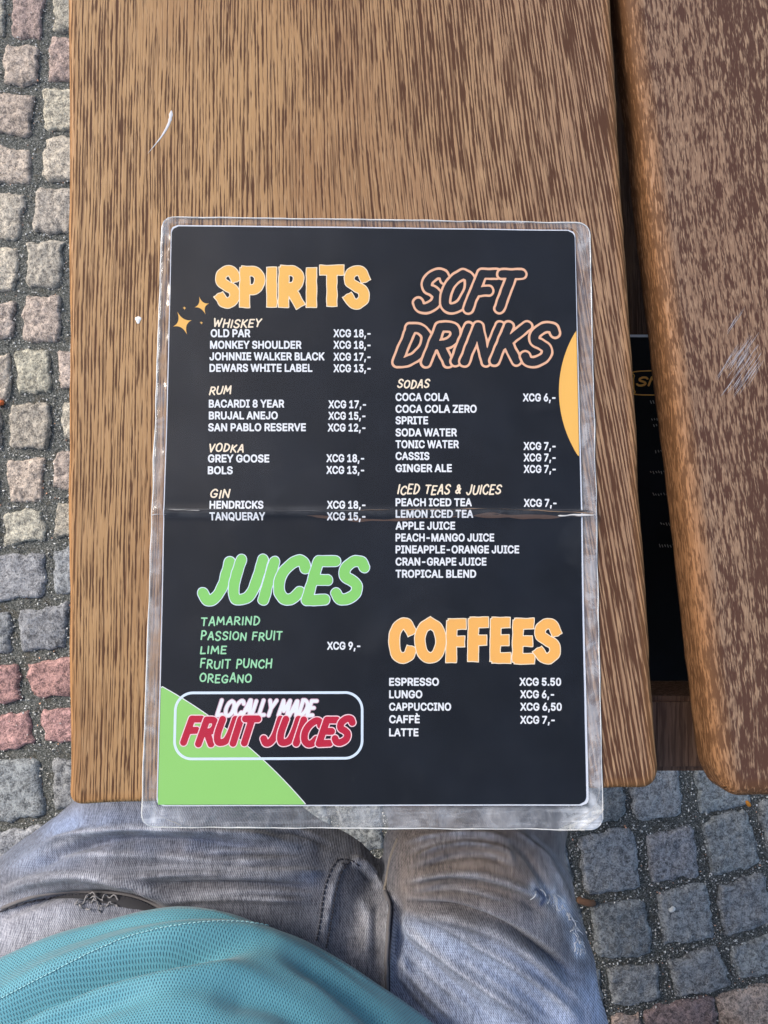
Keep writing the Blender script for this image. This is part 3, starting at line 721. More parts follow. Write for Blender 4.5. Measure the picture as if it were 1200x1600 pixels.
typeset('drink_names', [('GREY GOOSE', 325, 716.5, 421), ('BOLS', 325, 735, 364)], M_WHITE, black)
typeset('prices', [('XCG 18,-', 510, 716, 569), ('XCG 13,-', 510, 734.5, 569)], M_WHITE, black)
typeset('drink_names', [('HENDRICKS', 328, 789, 412), ('TANQUERAY', 328, 807, 415)], M_WHITE, black)
typeset('prices', [('XCG 18,-', 511, 789, 571), ('XCG 15,-', 511, 807, 571), ('XCG 9,-', 511, 1009, 563)], M_WHITE, black)
typeset('drink_names', [('COCA COLA', 618, 620, 702), ('COCA COLA ZERO', 618, 638.5, 745), ('SPRITE', 618, 656.5, 669), ('SODA WATER', 618, 675.5, 714), ('TONIC WATER', 618, 694, 717), ('CASSIS', 618, 712.5, 671), ('GINGER ALE', 618, 731.5, 706)], M_WHITE, black)
typeset('prices', [('XCG 6,-', 817, 621, 868), ('XCG 7,-', 818, 697, 868), ('XCG 7,-', 818, 715, 868), ('XCG 7,-', 818, 733, 868)], M_WHITE, black)
typeset('drink_names', [('PEACH ICED TEA', 618, 785, 737), ('LEMON ICED TEA', 618, 803, 739), ('APPLE JUICE', 618, 821.5, 711), ('PEACH-MANGO JUICE', 618, 840, 772), ('PINEAPPLE-ORANGE JUICE', 618, 858.5, 811), ('CRAN-GRAPE JUICE', 618, 877.5, 760), ('TROPICAL BLEND', 618, 896.5, 744)], M_WHITE, black)
typeset('prices', [('XCG 7,-', 818, 786, 869)], M_WHITE, black)
typeset('drink_names', [('ESPRESSO', 608, 1065.5, 686), ('LUNGO', 608, 1085, 660), ('CAPPUCCINO', 608, 1104.5, 705), ('CAFF\u00c8', 608, 1124, 656), ('LATTE', 608, 1144.5, 654)], M_WHITE, black)
typeset('prices', [('XCG 5.50', 812, 1065.5, 877), ('XCG 6,-', 813, 1085, 866), ('XCG 6,50', 813, 1104.5, 878), ('XCG 7,-', 813, 1125, 867)], M_WHITE, black)

# laminate
def film_mat():
    t = NT('laminate_film'); v = t.obj(); c = t.attr(); k = c.outputs['Fac']
    n1 = t.noise(t.vmath('MULTIPLY', v, (70, 70, 1)), 1, 4, .65, .8); n2 = t.noise(t.vmath('MULTIPLY', v, (600, 35, 1)), 1, 3, .6, .5); n3 = t.noise(t.vmath('MULTIPLY', v, (30, 500, 1)), 1, 3, .6, .5); f = t.noise(v, 1500, 2)
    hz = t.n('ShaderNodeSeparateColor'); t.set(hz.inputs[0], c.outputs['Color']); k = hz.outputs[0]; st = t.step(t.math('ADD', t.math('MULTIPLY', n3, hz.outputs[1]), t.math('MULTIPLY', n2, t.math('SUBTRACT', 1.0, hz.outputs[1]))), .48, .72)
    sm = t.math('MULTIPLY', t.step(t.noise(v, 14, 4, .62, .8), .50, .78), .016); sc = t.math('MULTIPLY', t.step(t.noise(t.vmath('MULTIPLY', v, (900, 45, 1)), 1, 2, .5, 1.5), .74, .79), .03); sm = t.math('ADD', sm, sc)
    milk_glare = t.math('MULTIPLY', k, t.math('ADD', t.math('MULTIPLY', t.math('ADD', .25, t.math('MULTIPLY', t.step(n1, .36, .70), .6)), 1.0), t.math('MULTIPLY', st, .30)), clamp=True)  # cloudy, scuffed film plus sky glare, both mixed in as diffuse white
    tr = t.n('ShaderNodeBsdfTransparent'); tr.inputs[0].default_value = (.97, .97, .98, 1)
    gl = t.n('ShaderNodeBsdfGlossy'); t.set(gl.inputs['Roughness'], t.math('ADD', .05, t.math('MULTIPLY', t.step(n1, .3, .7), .16)))
    df = t.n('ShaderNodeBsdfDiffuse'); df.inputs[0].default_value = (.72, .75, .80, 1)
    fr = t.n('ShaderNodeLayerWeight'); fr.inputs['Blend'].default_value = .5
    bp = t.n('ShaderNodeBump'); bp.inputs['Strength'].default_value = .12; bp.inputs['Distance'].default_value = .002
    hgt = t.math('ADD', t.noise(v, 35, 3, .55), t.math('MULTIPLY', t.math('MULTIPLY', n1, k), 2.2)); t.set(bp.inputs['Height'], hgt); t.set(gl.inputs['Normal'], bp.outputs[0]); t.set(fr.inputs['Normal'], bp.outputs[0])
    m1 = t.n('ShaderNodeMixShader'); t.set(m1.inputs[0], t.math('ADD', .034, t.math('MULTIPLY', t.math('POWER', fr.outputs['Facing'], 5.0), .9))); t.set(m1.inputs[1], tr.outputs[0]); t.set(m1.inputs[2], gl.outputs[0])
    m2 = t.n('ShaderNodeMixShader'); t.set(m2.inputs[0], t.math('MAXIMUM', milk_glare, sm)); t.set(m2.inputs[1], m1.outputs[0]); t.set(m2.inputs[2], df.outputs[0])
    t.set(t.out.inputs[0], m2.outputs[0]); t.t.nodes.remove(t.b); return t.m
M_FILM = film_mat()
def film():
    nx, ny = 170, 240
    LX = [(0, 254, 921), (.008, 253, 922), (.49, 240, 928), (.995, 221, 943.5), (1, 222, 942)]
    V, F, C = [], [], []
    q = [ml(253, 338), ml(922, 347), ml(943, 1297), ml(220, 1293)]
    def warp(t): return .5 - .5 * math.cos(math.pi * t) if False else t
    def dens(k, n):  # finer near the rim
        u = k / n; return u + .085 * math.sin(2 * math.pi * u) * -1 * .9
    for j in range(ny + 1):
        for i in range(nx + 1):
            s, t = dens(i, nx), dens(j, ny); p = (q[0] * (1 - s) + q[1] * s) * (1 - t) + (q[3] * (1 - s) + q[2] * s) * t
            p = round_corner(q, s, t, p, .0065)
            ed = min(i, nx - i, j, ny - j)
            # waviness of the outer edge
            if ed == 0: p = p + np.array([noise.noise(Vector((p[1] * 60, 1, 0))), noise.noise(Vector((p[0] * 60, 2, 0)))]) * .0005
            G = np.array([[p]]); dp = in_paper(G)[0, 0]     # >0 outside print
            w = min(1, max(0, (dp - .0002) / .002)); 
            z = L_FILM + Hh(*p)
            z += w * (.0007 * noise.noise(Vector((p[0] * 120, p[1] * 120, 4))) + .0004 * noise.noise(Vector((p[0] * 260, p[1] * 260, 6)))) - w * .0003
            X, Y = to_px(p[None].repeat(1, 0).tolist()[0] + [0] if False else np.array([[p[0] + MO[0], p[1] + MO[1], zt]]))[0]
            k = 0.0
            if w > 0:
                if Y > 1255: k = .27 + .08 * (X > 560)  # bottom border: whitish glare painted over the cloudy film
                elif X > 880: k = .20 if Y < 560 else (.46 if Y > 600 else .30)  # right border: lower part whitened to paint the sky's reflection
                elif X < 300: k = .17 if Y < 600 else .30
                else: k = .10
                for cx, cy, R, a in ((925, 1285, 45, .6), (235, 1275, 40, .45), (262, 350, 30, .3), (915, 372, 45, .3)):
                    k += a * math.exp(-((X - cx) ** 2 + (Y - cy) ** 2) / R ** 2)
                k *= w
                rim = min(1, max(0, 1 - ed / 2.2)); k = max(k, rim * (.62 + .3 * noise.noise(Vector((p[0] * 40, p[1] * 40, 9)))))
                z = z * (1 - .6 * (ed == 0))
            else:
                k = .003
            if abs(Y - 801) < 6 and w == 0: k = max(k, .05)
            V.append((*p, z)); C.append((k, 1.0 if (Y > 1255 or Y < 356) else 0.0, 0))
    for j in range(ny):
        for i in range(nx): a = j * (nx + 1) + i; F.append((a, a + nx + 1, a + nx + 2, a + 1))
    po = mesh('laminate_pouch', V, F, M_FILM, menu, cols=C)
    w = nx + 1; ring = [i for i in range(w)] + [j * w + nx for j in range(1, ny + 1)] + [ny * w + i for i in range(nx - 1, -1, -1)] + [j * w for j in range(ny - 1, -1, -1)]
    P = [V[r] for r in ring]; Q = [P[0]]
    for p in P[1:]:
        if np.hypot(p[0] - Q[-1][0], p[1] - Q[-1][1]) > .0015: Q.append(p)
    Q = np.array(Q); rr = np.array([.00022 + .00022 * max(0, .4 + noise.noise(Vector((p[0] * 55, p[1] * 55, 3)))) for p in Q]); TV, TF = tube_vf(Q, rr, 6)
    t = NT('film_edge'); t.base((.66, .66, .64)); t.rough(.2, .6); mesh('pouch_rim', TV, TF, t.m, po)
film()
# worn fold across the middle: ridge pieces, small tears and painted glare strips
def ribbon(name, pts, wid, m, level):
    P = smooth_line([ml(*p) for p in pts], 8); V, F = [], []; n = len(P)
    for i, p in enumerate(P):
        p = p + np.array([0, .0004 * noise.noise(Vector((p[0] * 90, wid, 3))) + .0003 * noise.noise(Vector((p[0] * 260, wid, 7)))])
        w = wid / ppm(zt) * max(.12, .6 + 1.3 * noise.noise(Vector((p[0] * 110, p[1] * 50, wid)))) * (1 if 0 < i < n - 1 else .2)
        V += [(p[0], p[1] + w, Hh(p[0], p[1] + w) + level), (p[0], p[1], Hh(*p) + level + (.0002 if level > .0005 else .00001)), (p[0], p[1] - w, Hh(p[0], p[1] - w) + level)]
    for i in range(n - 1): a = 3 * i; F += [(a, a + 3, a + 4, a + 1), (a + 1, a + 4, a + 5, a + 2)]
    return mesh(name, V, F, m, menu)
M_CR1 = plain('crease_pale', (.30, .29, .28), .45); M_CR2 = plain('crease_brown_glare', (.085, .050, .033), .4); M_CR3 = plain('crease_dark', (.006, .006, .007), .35)
cr = lambda dx, dy: [(x, y + dy) for x, y in dx]
base = [(258, 797), (330, 799), (430, 801), (520, 801), (620, 799), (720, 797), (820, 799), (925, 801)]
ribbon('fold_crease', cr(base, -.5), 1.5, M_CR3, .0004)
ribbon('fold_crease', [(480, 806), (540, 811), (600, 812), (680, 809), (760, 806), (850, 808), (922, 806)], 3.6, M_CR2, L_PRINT + .00003)  # brown strip paints a wood-coloured reflection along the fold
ribbon('fold_crease', [(262, 796), (290, 797.5), (314, 798)], .9, M_CR1, .0011); ribbon('fold_crease', cr(base, -2.5), .45, plain('crease_grey', (.09, .09, .095), .4), .00105)
ribbon('fold_crease', [(560, 798), (640, 797), (700, 796), (790, 796), (928, 803)], .5, plain('crease_tan_glare', (.30, .20, .13), .4), .0012)  # light brown glare line painted beside the fold
ribbon('fold_crease', [(870, 806), (900, 805), (929, 806)], 1.5, plain('crease_white', (.62, .60, .58), .4), .0013)
ribbon('fold_crease', [(238, 806), (250, 803), (262, 804)], 1.2, plain('crease_white', (.5, .48, .46), .4), .0013)
# folded corner of the pouch (lower right) and creases in the corners
def facet(pts, m, h): 
    V = [(*ml(x, y), .0012 + dz) for x, y, dz in pts]; return mesh('bent_corner', V, [tuple(range(len(V)))], m, menu, smooth=False)
M_MILK = NT('milky_film'); _v = M_MILK.obj(); _n = M_MILK.noise(M_MILK.vmath('MULTIPLY', _v, (300, 300, 1)), 1, 3, .6)
_tr = M_MILK.n('ShaderNodeBsdfTransparent'); _mx = M_MILK.n('ShaderNodeMixShader'); M_MILK.set(_mx.inputs[0], M_MILK.math('MULTIPLY', M_MILK.step(_n, .3, .75), .6)); M_MILK.set(_mx.inputs[1], _tr.outputs[0]); M_MILK.set(_mx.inputs[2], M_MILK.b.outputs[0]); M_MILK.base((.72, .71, .66)); M_MILK.rough(.3); M_MILK.set(M_MILK.out.inputs[0], _mx.outputs[0]); M_MILK = M_MILK.m
facet([(943, 1246, .0014), (941, 1268, .0016), (912, 1296, .0016), (862, 1297, .0012), (905, 1277, .0022)], M_MILK, 0)
ribbon('corner_crease', [(942, 1262), (928, 1278), (900, 1296)], .8, M_CR1, .0024); ribbon('corner_crease', [(937, 1230), (925, 1262), (880, 1290)], .5, M_CR1, .0016)
ribbon('corner_crease', [(228, 1238), (244, 1268), (286, 1290)], .8, M_CR1, .0016); ribbon('corner_crease', [(256, 392), (258, 366), (272, 346), (310, 341)], .6, M_CR1, .0014)
ribbon('corner_crease', [(880, 352), (900, 362), (912, 385), (918, 420)], .8, M_CR1, .0014); ribbon('corner_crease', [(902, 372), (913, 410), (903, 470)], .6, M_CR1, .0014)

# second menu on the shelf
sn = empty('snack_menu', at(1160, 830, .6055)); so = np.array(sn.location)
tag(sn, 'black snack menu half hidden on the shelf below the gap between the boards', 'menu')
def sml(px, py): return (at(px, py, .6055) - so)[:2]
sq = [(948, 524), (1400, 524), (1412, 1150), (944, 1150)]
V, F = box_vf(*[0] * 6) if False else ([], [])
V = [(*sml(*p), -.0008) for p in sq] + [(*sml(*p), .0) for p in sq]; F = [(0, 1, 2, 3), (7, 6, 5, 4)] + [(k, 4 + k, 4 + (k + 1) % 4, (k + 1) % 4) for k in range(4)]
sc = mesh('card', V, F, M_NAVY, sn, smooth=False)
V = [(*sml(*p), .0002) for p in ((948, 523), (1400, 523), (1400, 527), (948, 527))]; mesh('pouch_edge', V, [(3, 2, 1, 0)], M_SHEET, sc, smooth=False)
flat = lambda x, y: 0.0
def sdraw(name, letters, rpx, m):
    VV, FF = [], []
    for L in letters:
        Lm = [np.array([sml(*p) for p in P]) for P in L]; rad = rpx / ppm(.6055); X, Y, D = letter_sdf(Lm, rad, .0004); V, F = march(X, Y, D - rad); b = len(VV); VV += V; FF += [tuple(i + b for i in f) for f in F]
    mesh(name, [(x, y, .0002) for x, y in VV], FF, m, sc, smooth=False)
sdraw('heading', layout('SNACKS', (993, 588, 1110, 604), 1.6, slant=.3, gap=.28), 1.7, M_ORG)
sdraw('heading_frame', [[smooth_line([(1120, 580), (1000, 580), (991, 588), (990, 600), (992, 612), (1002, 617), (1120, 617)], 6)]], .9, M_ORG)
for yy, xx in ((629, 1016), (656, 1018), (665, 1021), (706, 1024), (738, 1016), (773, 1020), (819, 1032), (853, 1030)):
    sdraw('worn_text', [[np.array([(xx + k * 4.2, yy - rng.uniform(1, 3)), (xx + k * 4.2 + rng.uniform(.5, 2), yy + rng.uniform(0, 2.5))])] for k in range(12)], .7, plain('faint_print', (.35, .33, .30), .6))

# ------------------------------------------------------------------ person
person = empty('person', (-.1, -.45, 0)); PO = (-.1, -.45, 0)
tag(person, 'seated person in teal mesh sports shirt and faded torn grey blue jeans', 'person')

def loft(rings, V, F, cap=True):
    k = len(rings[0]); b = len(V)
    for R in rings: V.extend([tuple(p) for p in R])
    for i in range(len(rings) - 1):
        for j in range(k): a = b + i * k + j; c = b + i * k + (j + 1) % k; F.append((a, c, c + k, a + k))
    if cap: F.append(tuple(b + j for j in range(k))[::-1]); F.append(tuple(b + (len(rings) - 1) * k + j for j in range(k)))

def interp_rings(keys, n=6): return smooth_line(np.array(keys, float), n)

def leg_rings(keys, k=40):
    """keys: (left px, right px, y px, z centre, z radius) along the thigh"""
    K = interp_rings(keys, 5); R = []
    C = [at((a + b) / 2, y, z + .035) for a, b, y, z, r in K]
    for i, (a, b, y, z, r) in enumerate(K):
        hw = (b - a) / 2 / ppm(z + .035); c = C[i] - [0, 0, .035]; ring = []
        for j in range(k):
            t = 2 * math.pi * j / k; ct, st = math.cos(t), math.sin(t)
            e = 2 / 2.3; ring.append((c[0] + hw * (1 if st > 0 else 1 - .3 * st * st) * abs(ct) ** e * (1 if ct > 0 else -1), c[1], c[2] + (r * abs(st) ** e if st > 0 else -r * .55 * abs(st) ** e)))
        R.append(ring)
    return R

def down_leg(x, y, xf, yf, k=28):
    R = []
    for z, r, f in ((.60, .030, 0), (.585, .052, 0), (.55, .066, .0), (.48, .068, .05), (.38, .064, .2), (.25, .060, .5), (.12, .060, .85), (.045, .066, 1)):
        cx, cy = x + (xf - x) * f, y + (yf - y) * f; R.append([(cx + r * math.cos(2 * math.pi * j / k), cy + r * 1.05 * math.sin(2 * math.pi * j / k), z) for j in range(k)])
    return R

def jeans():
    V, F = [], []
    LK = [(-20, 560, 2050, .555, .085), (-90, 580, 1800, .55, .085), (-110, 600, 1600, .548, .083), (-90, 605, 1480, .545, .080), (-45, 585, 1390, .542, .077), (0, 548, 1345, .542, .076), (35, 505, 1322, .542, .075), (72, 466, 1295, .540, .073), (104, 436, 1262, .538, .072), (125, 420, 1220, .535, .070), (140, 415, 1160, .525, .066), (170, 390, 1120, .515, .05)]
    RK = [(420, 980, 2050, .555, .085), (500, 965, 1750, .55, .082), (568, 951, 1600, .548, .078), (596, 928, 1500, .548, .074), (602, 912, 1440, .548, .072), (603, 897, 1390, .547, .072), (608, 882, 1335, .546, .070), (622, 867, 1300, .544, .068), (640, 848, 1272, .540, .065), (665, 822, 1245, .532, .055)]
    loft(leg_rings(LK), V, F); loft(leg_rings(RK), V, F)
    lk, rk = at(275, 1150, .53), at(742, 1290, .53)
    loft(down_leg(lk[0], lk[1] - .01, lk[0] - .02, lk[1] + .02), V, F); loft(down_leg(rk[0], rk[1], rk[0] + .01, rk[1] + .05), V, F)
    bm = bmesh.new()
    for c, s in ((at(600, 1500, .58) - [0, 0, .02], (.05, .05, .048)), (at(560, 1700, .56), (.17, .11, .085)), (at(430, 2050, .60), (.20, .14, .14))):
        ret = bmesh.ops.create_uvsphere(bm, u_segments=32, v_segments=20, radius=1)
        for v in ret['verts']: v.co = Vector((c[0] + v.co.x * s[0], c[1] + v.co.y * s[1], c[2] + v.co.z * s[2]))
    bm.verts.index_update(); b = len(V); V += [tuple(v.co) for v in bm.verts]; F += [tuple(v.index + b for v in f.verts) for f in bm.faces]; bm.free()
    me = bpy.data.meshes.new('j'); me.from_pydata(V, [], F); o = bpy.data.objects.new('j', me); COL.objects.link(o)
    md = o.modifiers.new('r', 'REMESH'); md.mode = 'VOXEL'; md.voxel_size = .0025
    sm = o.modifiers.new('s', 'SMOOTH'); sm.factor = .6; sm.iterations = 20
    dg = DG(); dg.update(); ev = o.evaluated_get(dg); m2 = bpy.data.meshes.new_from_object(ev)
    n = len(m2.vertices); P = np.zeros(n * 3); m2.vertices.foreach_get('co', P); P = P.reshape(-1, 3); Nn = np.zeros(n * 3); m2.vertices.foreach_get('normal', Nn); Nn = Nn.reshape(-1, 3)
    bm = bmesh.new(); bm.from_mesh(m2); E = set()     # finer mesh on the lap so that creases stay crisp
    for f in bm.faces:
        c = f.calc_center_median()
        if f.normal.z > -.15 and c.z > .5 and c.y < -.10:
            q = to_px(np.array(c))[0]
            if -60 < q[0] < 1010 and 1230 < q[1] < 1660: E.update(f.edges)
    bmesh.ops.subdivide_edges(bm, edges=list(E), cuts=1, use_grid_fill=True, smooth=.6); bm.normal_update(); bm.to_mesh(m2); bm.free()
    n = len(m2.vertices); P = np.zeros(n * 3); m2.vertices.foreach_get('co', P); P = P.reshape(-1, 3); Nn = np.zeros(n * 3); m2.vertices.foreach_get('normal', Nn); Nn = Nn.reshape(-1, 3)
    FF = [tuple(p.vertices) for p in m2.polygons]
    bpy.data.objects.remove(o); bpy.data.meshes.remove(me); bpy.data.meshes.remove(m2)
    return P, Nn, FF

def line_dist(Q, pts):
    P = smooth_line(pts, 6); D = np.full(len(Q), 1e9); T = np.zeros(len(Q)); L = len(P) - 1; Sg = np.zeros(len(Q))
    for i in range(L):
        a, b = P[i], P[i + 1]; d = b - a; l2 = d @ d + 1e-9; t = np.clip(((Q - a) @ d) / l2, 0, 1); w = Q - a - t[:, None] * d; e = np.hypot(w[:, 0], w[:, 1])
        cr_ = d[0] * w[:, 1] - d[1] * w[:, 0]; m = e < D; D[m] = e[m]; T[m] = (i + t[m]) / L; Sg[m] = np.sign(cr_[m])
    return D, T, Sg

FOLDS = [  # polyline in photograph pixels, height mm (negative = crease), width px
 ([(25, 1352), (100, 1316), (165, 1298), (280, 1297), (380, 1305), (460, 1322)], 3.6, 11), ([(40, 1362), (110, 1330), (190, 1312), (300, 1312), (420, 1325)], -3.0, 9),
 ([(180, 1372), (300, 1364), (420, 1366), (510, 1362)], 2.4, 8), ([(190, 1388), (320, 1380), (440, 1384), (500, 1390)], -1.8, 7), ([(250, 1408), (360, 1402), (480, 1408)], 1.8, 7), ([(60, 1338), (200, 1335), (330, 1345), (470, 1345)], 1.5, 9),
 ([(0, 1398), (60, 1377), (130, 1371), (210, 1384), (265, 1408)], 4.2, 9), ([(0, 1432), (75, 1405), (140, 1401), (210, 1408), (270, 1432)], -5.5, 9),
 ([(545, 1346), (560, 1352), (585, 1372), (600, 1392)], 2.5, 10), ([(600, 1388), (608, 1412), (606, 1450), (604, 1520), (606, 1600)], 3.2, 7), ([(622, 1400), (624, 1450), (620, 1520)], -3.0, 8), ([(590, 1405), (586, 1450), (588, 1520)], -2.0, 8),
 ([(538, 1345), (520, 1380), (504, 1470)], 1.0, 9), ([(560, 1400), (575, 1440), (570, 1500)], 1.2, 12),
 ([(648, 1340), (690, 1322), (740, 1317), (785, 1326), (802, 1346)], 2.2, 6), ([(660, 1356), (705, 1338), (760, 1336), (790, 1352)], -2.0, 6), ([(640, 1378), (700, 1366), (770, 1370), (850, 1404)], 2.4, 7), ([(650, 1395), (720, 1385), (790, 1396), (860, 1432)], -2.0, 7),
 ([(800, 1296), (842, 1326), (876, 1378), (896, 1440)], 1.8, 6), ([(780, 1302), (820, 1332), (850, 1380), (868, 1420)], -1.6, 7), ([(630, 1318), (690, 1304), (760, 1303), (820, 1322)], 1.6, 7),
 ([(640, 1412), (720, 1422), (790, 1446), (850, 1484), (905, 1530)], -3.8, 8), ([(640, 1428), (720, 1440), (780, 1462), (840, 1502), (890, 1550)], 3.0, 10),
 ([(612, 1425), (660, 1470), (720, 1520), (800, 1575), (850, 1610)], 2.6, 11), ([(612, 1455), (660, 1500), (720, 1552), (780, 1600)], -2.4, 10), ([(612, 1490), (660, 1540), (720, 1600)], 2.4, 10), ([(690, 1470), (760, 1510), (830, 1560), (880, 1600)], -2.0, 9), ([(720, 1465), (790, 1500), (860, 1552), (910, 1600)], 1.8, 9)]

CREASES = [[(0, 1397), (60, 1376), (130, 1371), (190, 1378)], [(165, 1366), (300, 1361), (400, 1366), (490, 1365)], [(240, 1386), (380, 1379), (500, 1384)], [(250, 1406), (400, 1399), (495, 1404)], [(60, 1332), (120, 1313), (200, 1300), (290, 1299)],
 [(430, 1299), (470, 1304), (525, 1325)], [(300, 1340), (380, 1334), (470, 1338)], [(606, 1395), (611, 1420), (607, 1470), (606, 1530)], [(625, 1408), (690, 1417), (760, 1433), (840, 1476), (905, 1528)], [(552, 1354), (570, 1372), (592, 1386)], 
 [(630, 1342), (690, 1321), (750, 1315), (798, 1329)], [(636, 1362), (700, 1346), (760, 1343), (806, 1358)], [(628, 1384), (700, 1374), (780, 1384), (852, 1414)], [(640, 1398), (720, 1396), (800, 1414)], [(815, 1300), (855, 1335), (887, 1392)], [(830, 1318), (868, 1362), (888, 1410)],
 [(616, 1432), (680, 1490), (760, 1550), (840, 1604)], [(640, 1430), (720, 1468), (820, 1528), (885, 1585)], [(612, 1470), (670, 1530), (745, 1596)], [(700, 1490), (770, 1540), (850, 1600)], [(613, 1520), (650, 1565), (690, 1606)], [(780, 1470), (850, 1520), (915, 1580)]]
def denim():
    t = NT('faded_denim'); c = t.attr().outputs['Color']; v = t.obj()
    warp = t.noise(t.vmath('MULTIPLY', v, (1900, 130, 300)), 1, 2, .6); weft = t.noise(t.vmath('MULTIPLY', v, (160, 1500, 200)), 1, 2, .6)
    wv = t.n('ShaderNodeTexWave'); wv.inputs['Scale'].default_value = 300; wv.bands_direction = 'DIAGONAL'; wv.inputs['Distortion'].default_value = .6; wv.inputs['Detail'].default_value = 1; t.set(wv.inputs['Vector'], t.vmath('MULTIPLY', v, (1.5, 1, 0)))
    k = t.math('ADD', t.math('MULTIPLY', warp, 1.1), t.math('MULTIPLY', weft, .5)); k = t.math('ADD', k, t.math('MULTIPLY', wv.outputs['Fac'], .30))
    col = t.mix(1.0, c, t.mix(t.step(k, .55, 1.35), (.34, .34, .38), (1.65, 1.65, 1.6)), 'MULTIPLY')
    t.base(col); t.rough(.9, .15); t.b.inputs['Sheen Weight'].default_value = .15
    t.bump(k, .5, .0008); return t.m

P, Nn, JF = jeans()
Q = to_px(P); vis = (Nn[:, 2] > -.1) & (P[:, 2] > .47)
disp = np.zeros(len(P)); ao = np.zeros(len(P))
for pts, amp, wd in FOLDS:
    D, T, _ = line_dist(Q, pts); fade = np.clip(np.minimum(T, 1 - T) * 5 + .15, 0, 1); g = np.exp(-(D / (wd * .8)) ** 2) * fade; disp += amp * .0019 * g
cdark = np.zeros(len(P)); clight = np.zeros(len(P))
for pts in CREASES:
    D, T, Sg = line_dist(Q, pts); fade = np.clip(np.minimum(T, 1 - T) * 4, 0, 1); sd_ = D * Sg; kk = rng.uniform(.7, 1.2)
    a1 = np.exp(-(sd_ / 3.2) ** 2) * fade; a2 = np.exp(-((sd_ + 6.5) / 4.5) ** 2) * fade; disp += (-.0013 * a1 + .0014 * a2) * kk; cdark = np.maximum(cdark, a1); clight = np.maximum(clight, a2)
for i in np.nonzero(vis)[0]:
    p = P[i]; disp[i] += 0.003 * noise.noise(Vector((p[0] * 28, p[1] * 42, p[2] * 20))) + .0008 * noise.noise(Vector((p[0] * 110, p[1] * 60, p[2] * 40)))
P = P + Nn * (disp * vis)[:, None]
Q = to_px(P)
def blob(x, y, rx, ry): return np.exp(-((Q[:, 0] - x) / rx) ** 2 - ((Q[:, 1] - y) / ry) ** 2)
JC = np.tile(np.array([.150, .148, .160]), (len(P), 1))
def tint(w, c): 
    global JC
    w = np.clip(w, 0, 1)[:, None]; JC = JC * (1 - w) + np.array(c) * w
nz = np.array([fbm(p[0], p[1], p[2], 26, 3) for p in P]); nz2 = np.array([fbm(p[0] + 5, p[1], p[2], 55, 3) for p in P])
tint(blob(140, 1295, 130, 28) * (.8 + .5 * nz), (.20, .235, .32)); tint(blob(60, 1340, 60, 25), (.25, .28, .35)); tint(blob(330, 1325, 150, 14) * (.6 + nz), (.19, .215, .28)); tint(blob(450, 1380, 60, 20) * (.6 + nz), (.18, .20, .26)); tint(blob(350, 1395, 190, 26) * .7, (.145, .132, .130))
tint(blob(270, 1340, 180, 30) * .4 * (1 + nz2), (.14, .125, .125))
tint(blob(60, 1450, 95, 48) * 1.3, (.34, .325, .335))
tint(blob(585, 1440, 50, 70), (.215, .20, .195)); tint(np.clip((Q[:, 0] - 600) / 30, 0, 1) * np.clip((1450 - Q[:, 1]) / 60, 0, 1), (.205, .165, .140))
tint(blob(760, 1335, 70, 38) * .9, (.30, .225, .17)); tint(np.clip((Q[:, 0] - 612) / 20, 0, 1) * np.clip((Q[:, 1] - 1425 - .30 * (Q[:, 0] - 650)) / 30, 0, 1), (.31, .345, .42)); tint(blob(640, 1560, 80, 60) * .6, (.24, .24, .27))
tint(blob(870, 1380, 30, 70) * .7, (.36, .34, .33)); tint(blob(930, 1560, 30, 60) * .6, (.42, .46, .55))
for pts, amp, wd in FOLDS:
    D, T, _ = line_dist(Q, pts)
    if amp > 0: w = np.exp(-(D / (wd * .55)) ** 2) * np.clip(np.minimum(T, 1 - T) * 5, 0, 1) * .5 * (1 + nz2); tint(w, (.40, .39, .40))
D, T, _ = line_dist(Q, [(838, 1388), (872, 1408), (893, 1440), (905, 1490)]); tint(np.exp(-(D / 10) ** 2) * (1.0 + .8 * nz2), (.60, .63, .68))
D, T, _ = line_dist(Q, [(838, 1390), (850, 1402), (846, 1412)]); tint(np.exp(-(D / 4) ** 2), (.08, .11, .19))
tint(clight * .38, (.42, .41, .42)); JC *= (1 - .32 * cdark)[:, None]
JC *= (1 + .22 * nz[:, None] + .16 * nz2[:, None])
JC = np.clip(JC * np.array([.84, .90, 1.02]), .015, 1)
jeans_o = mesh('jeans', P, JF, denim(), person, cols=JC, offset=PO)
jb = BVHTree.FromPolygons([Vector(p) for p in P], JF)
def on_jeans(px, py, lift=.0006):
    d = Vector((RCAM @ np.array([(px - 600) / FPX, -(py - 800) / FPX, -1.0])).tolist()).normalized(); h = jb.ray_cast(Vector(CAM), d)
    return np.array(h[0] + h[1] * lift) if h[0] is not None else at(px, py, .6)
M_STITCH = plain('dark_thread', (.035, .035, .045), .8); M_THREAD = plain('grey_thread', (.25, .24, .245), .9)
def stitches(name, pts, m, r=.00045, dash=6.0, gap=3.0):
    P2 = smooth_line(pts, 16); seg = np.hypot(*np.diff(P2, axis=0).T); s = np.r_[0, np.cumsum(seg)]; V, F = [], []; t = 0
    while t + dash < s[-1]:
        A = [on_jeans(np.interp(u, s, P2[:, 0]), np.interp(u, s, P2[:, 1]), .0003 + .0005 * math.sin(math.pi * (u - t) / dash)) for u in np.linspace(t, t + dash, 4)]; tube_vf(A, r, 5, V, F); t += dash + gap
    return mesh(name, V, F, m, jeans_o, offset=PO)
stitches('stitching', [(528, 1343), (516, 1362), (506, 1395), (500, 1440), (494, 1475)], M_STITCH); stitches('stitching', [(534, 1349), (540, 1352)], M_STITCH)
stitches('stitching', [(546, 1347), (532, 1366), (523, 1400), (516, 1445), (509, 1485)], M_STITCH); stitches('stitching', [(530, 1343), (548, 1345), (562, 1354)], M_STITCH)
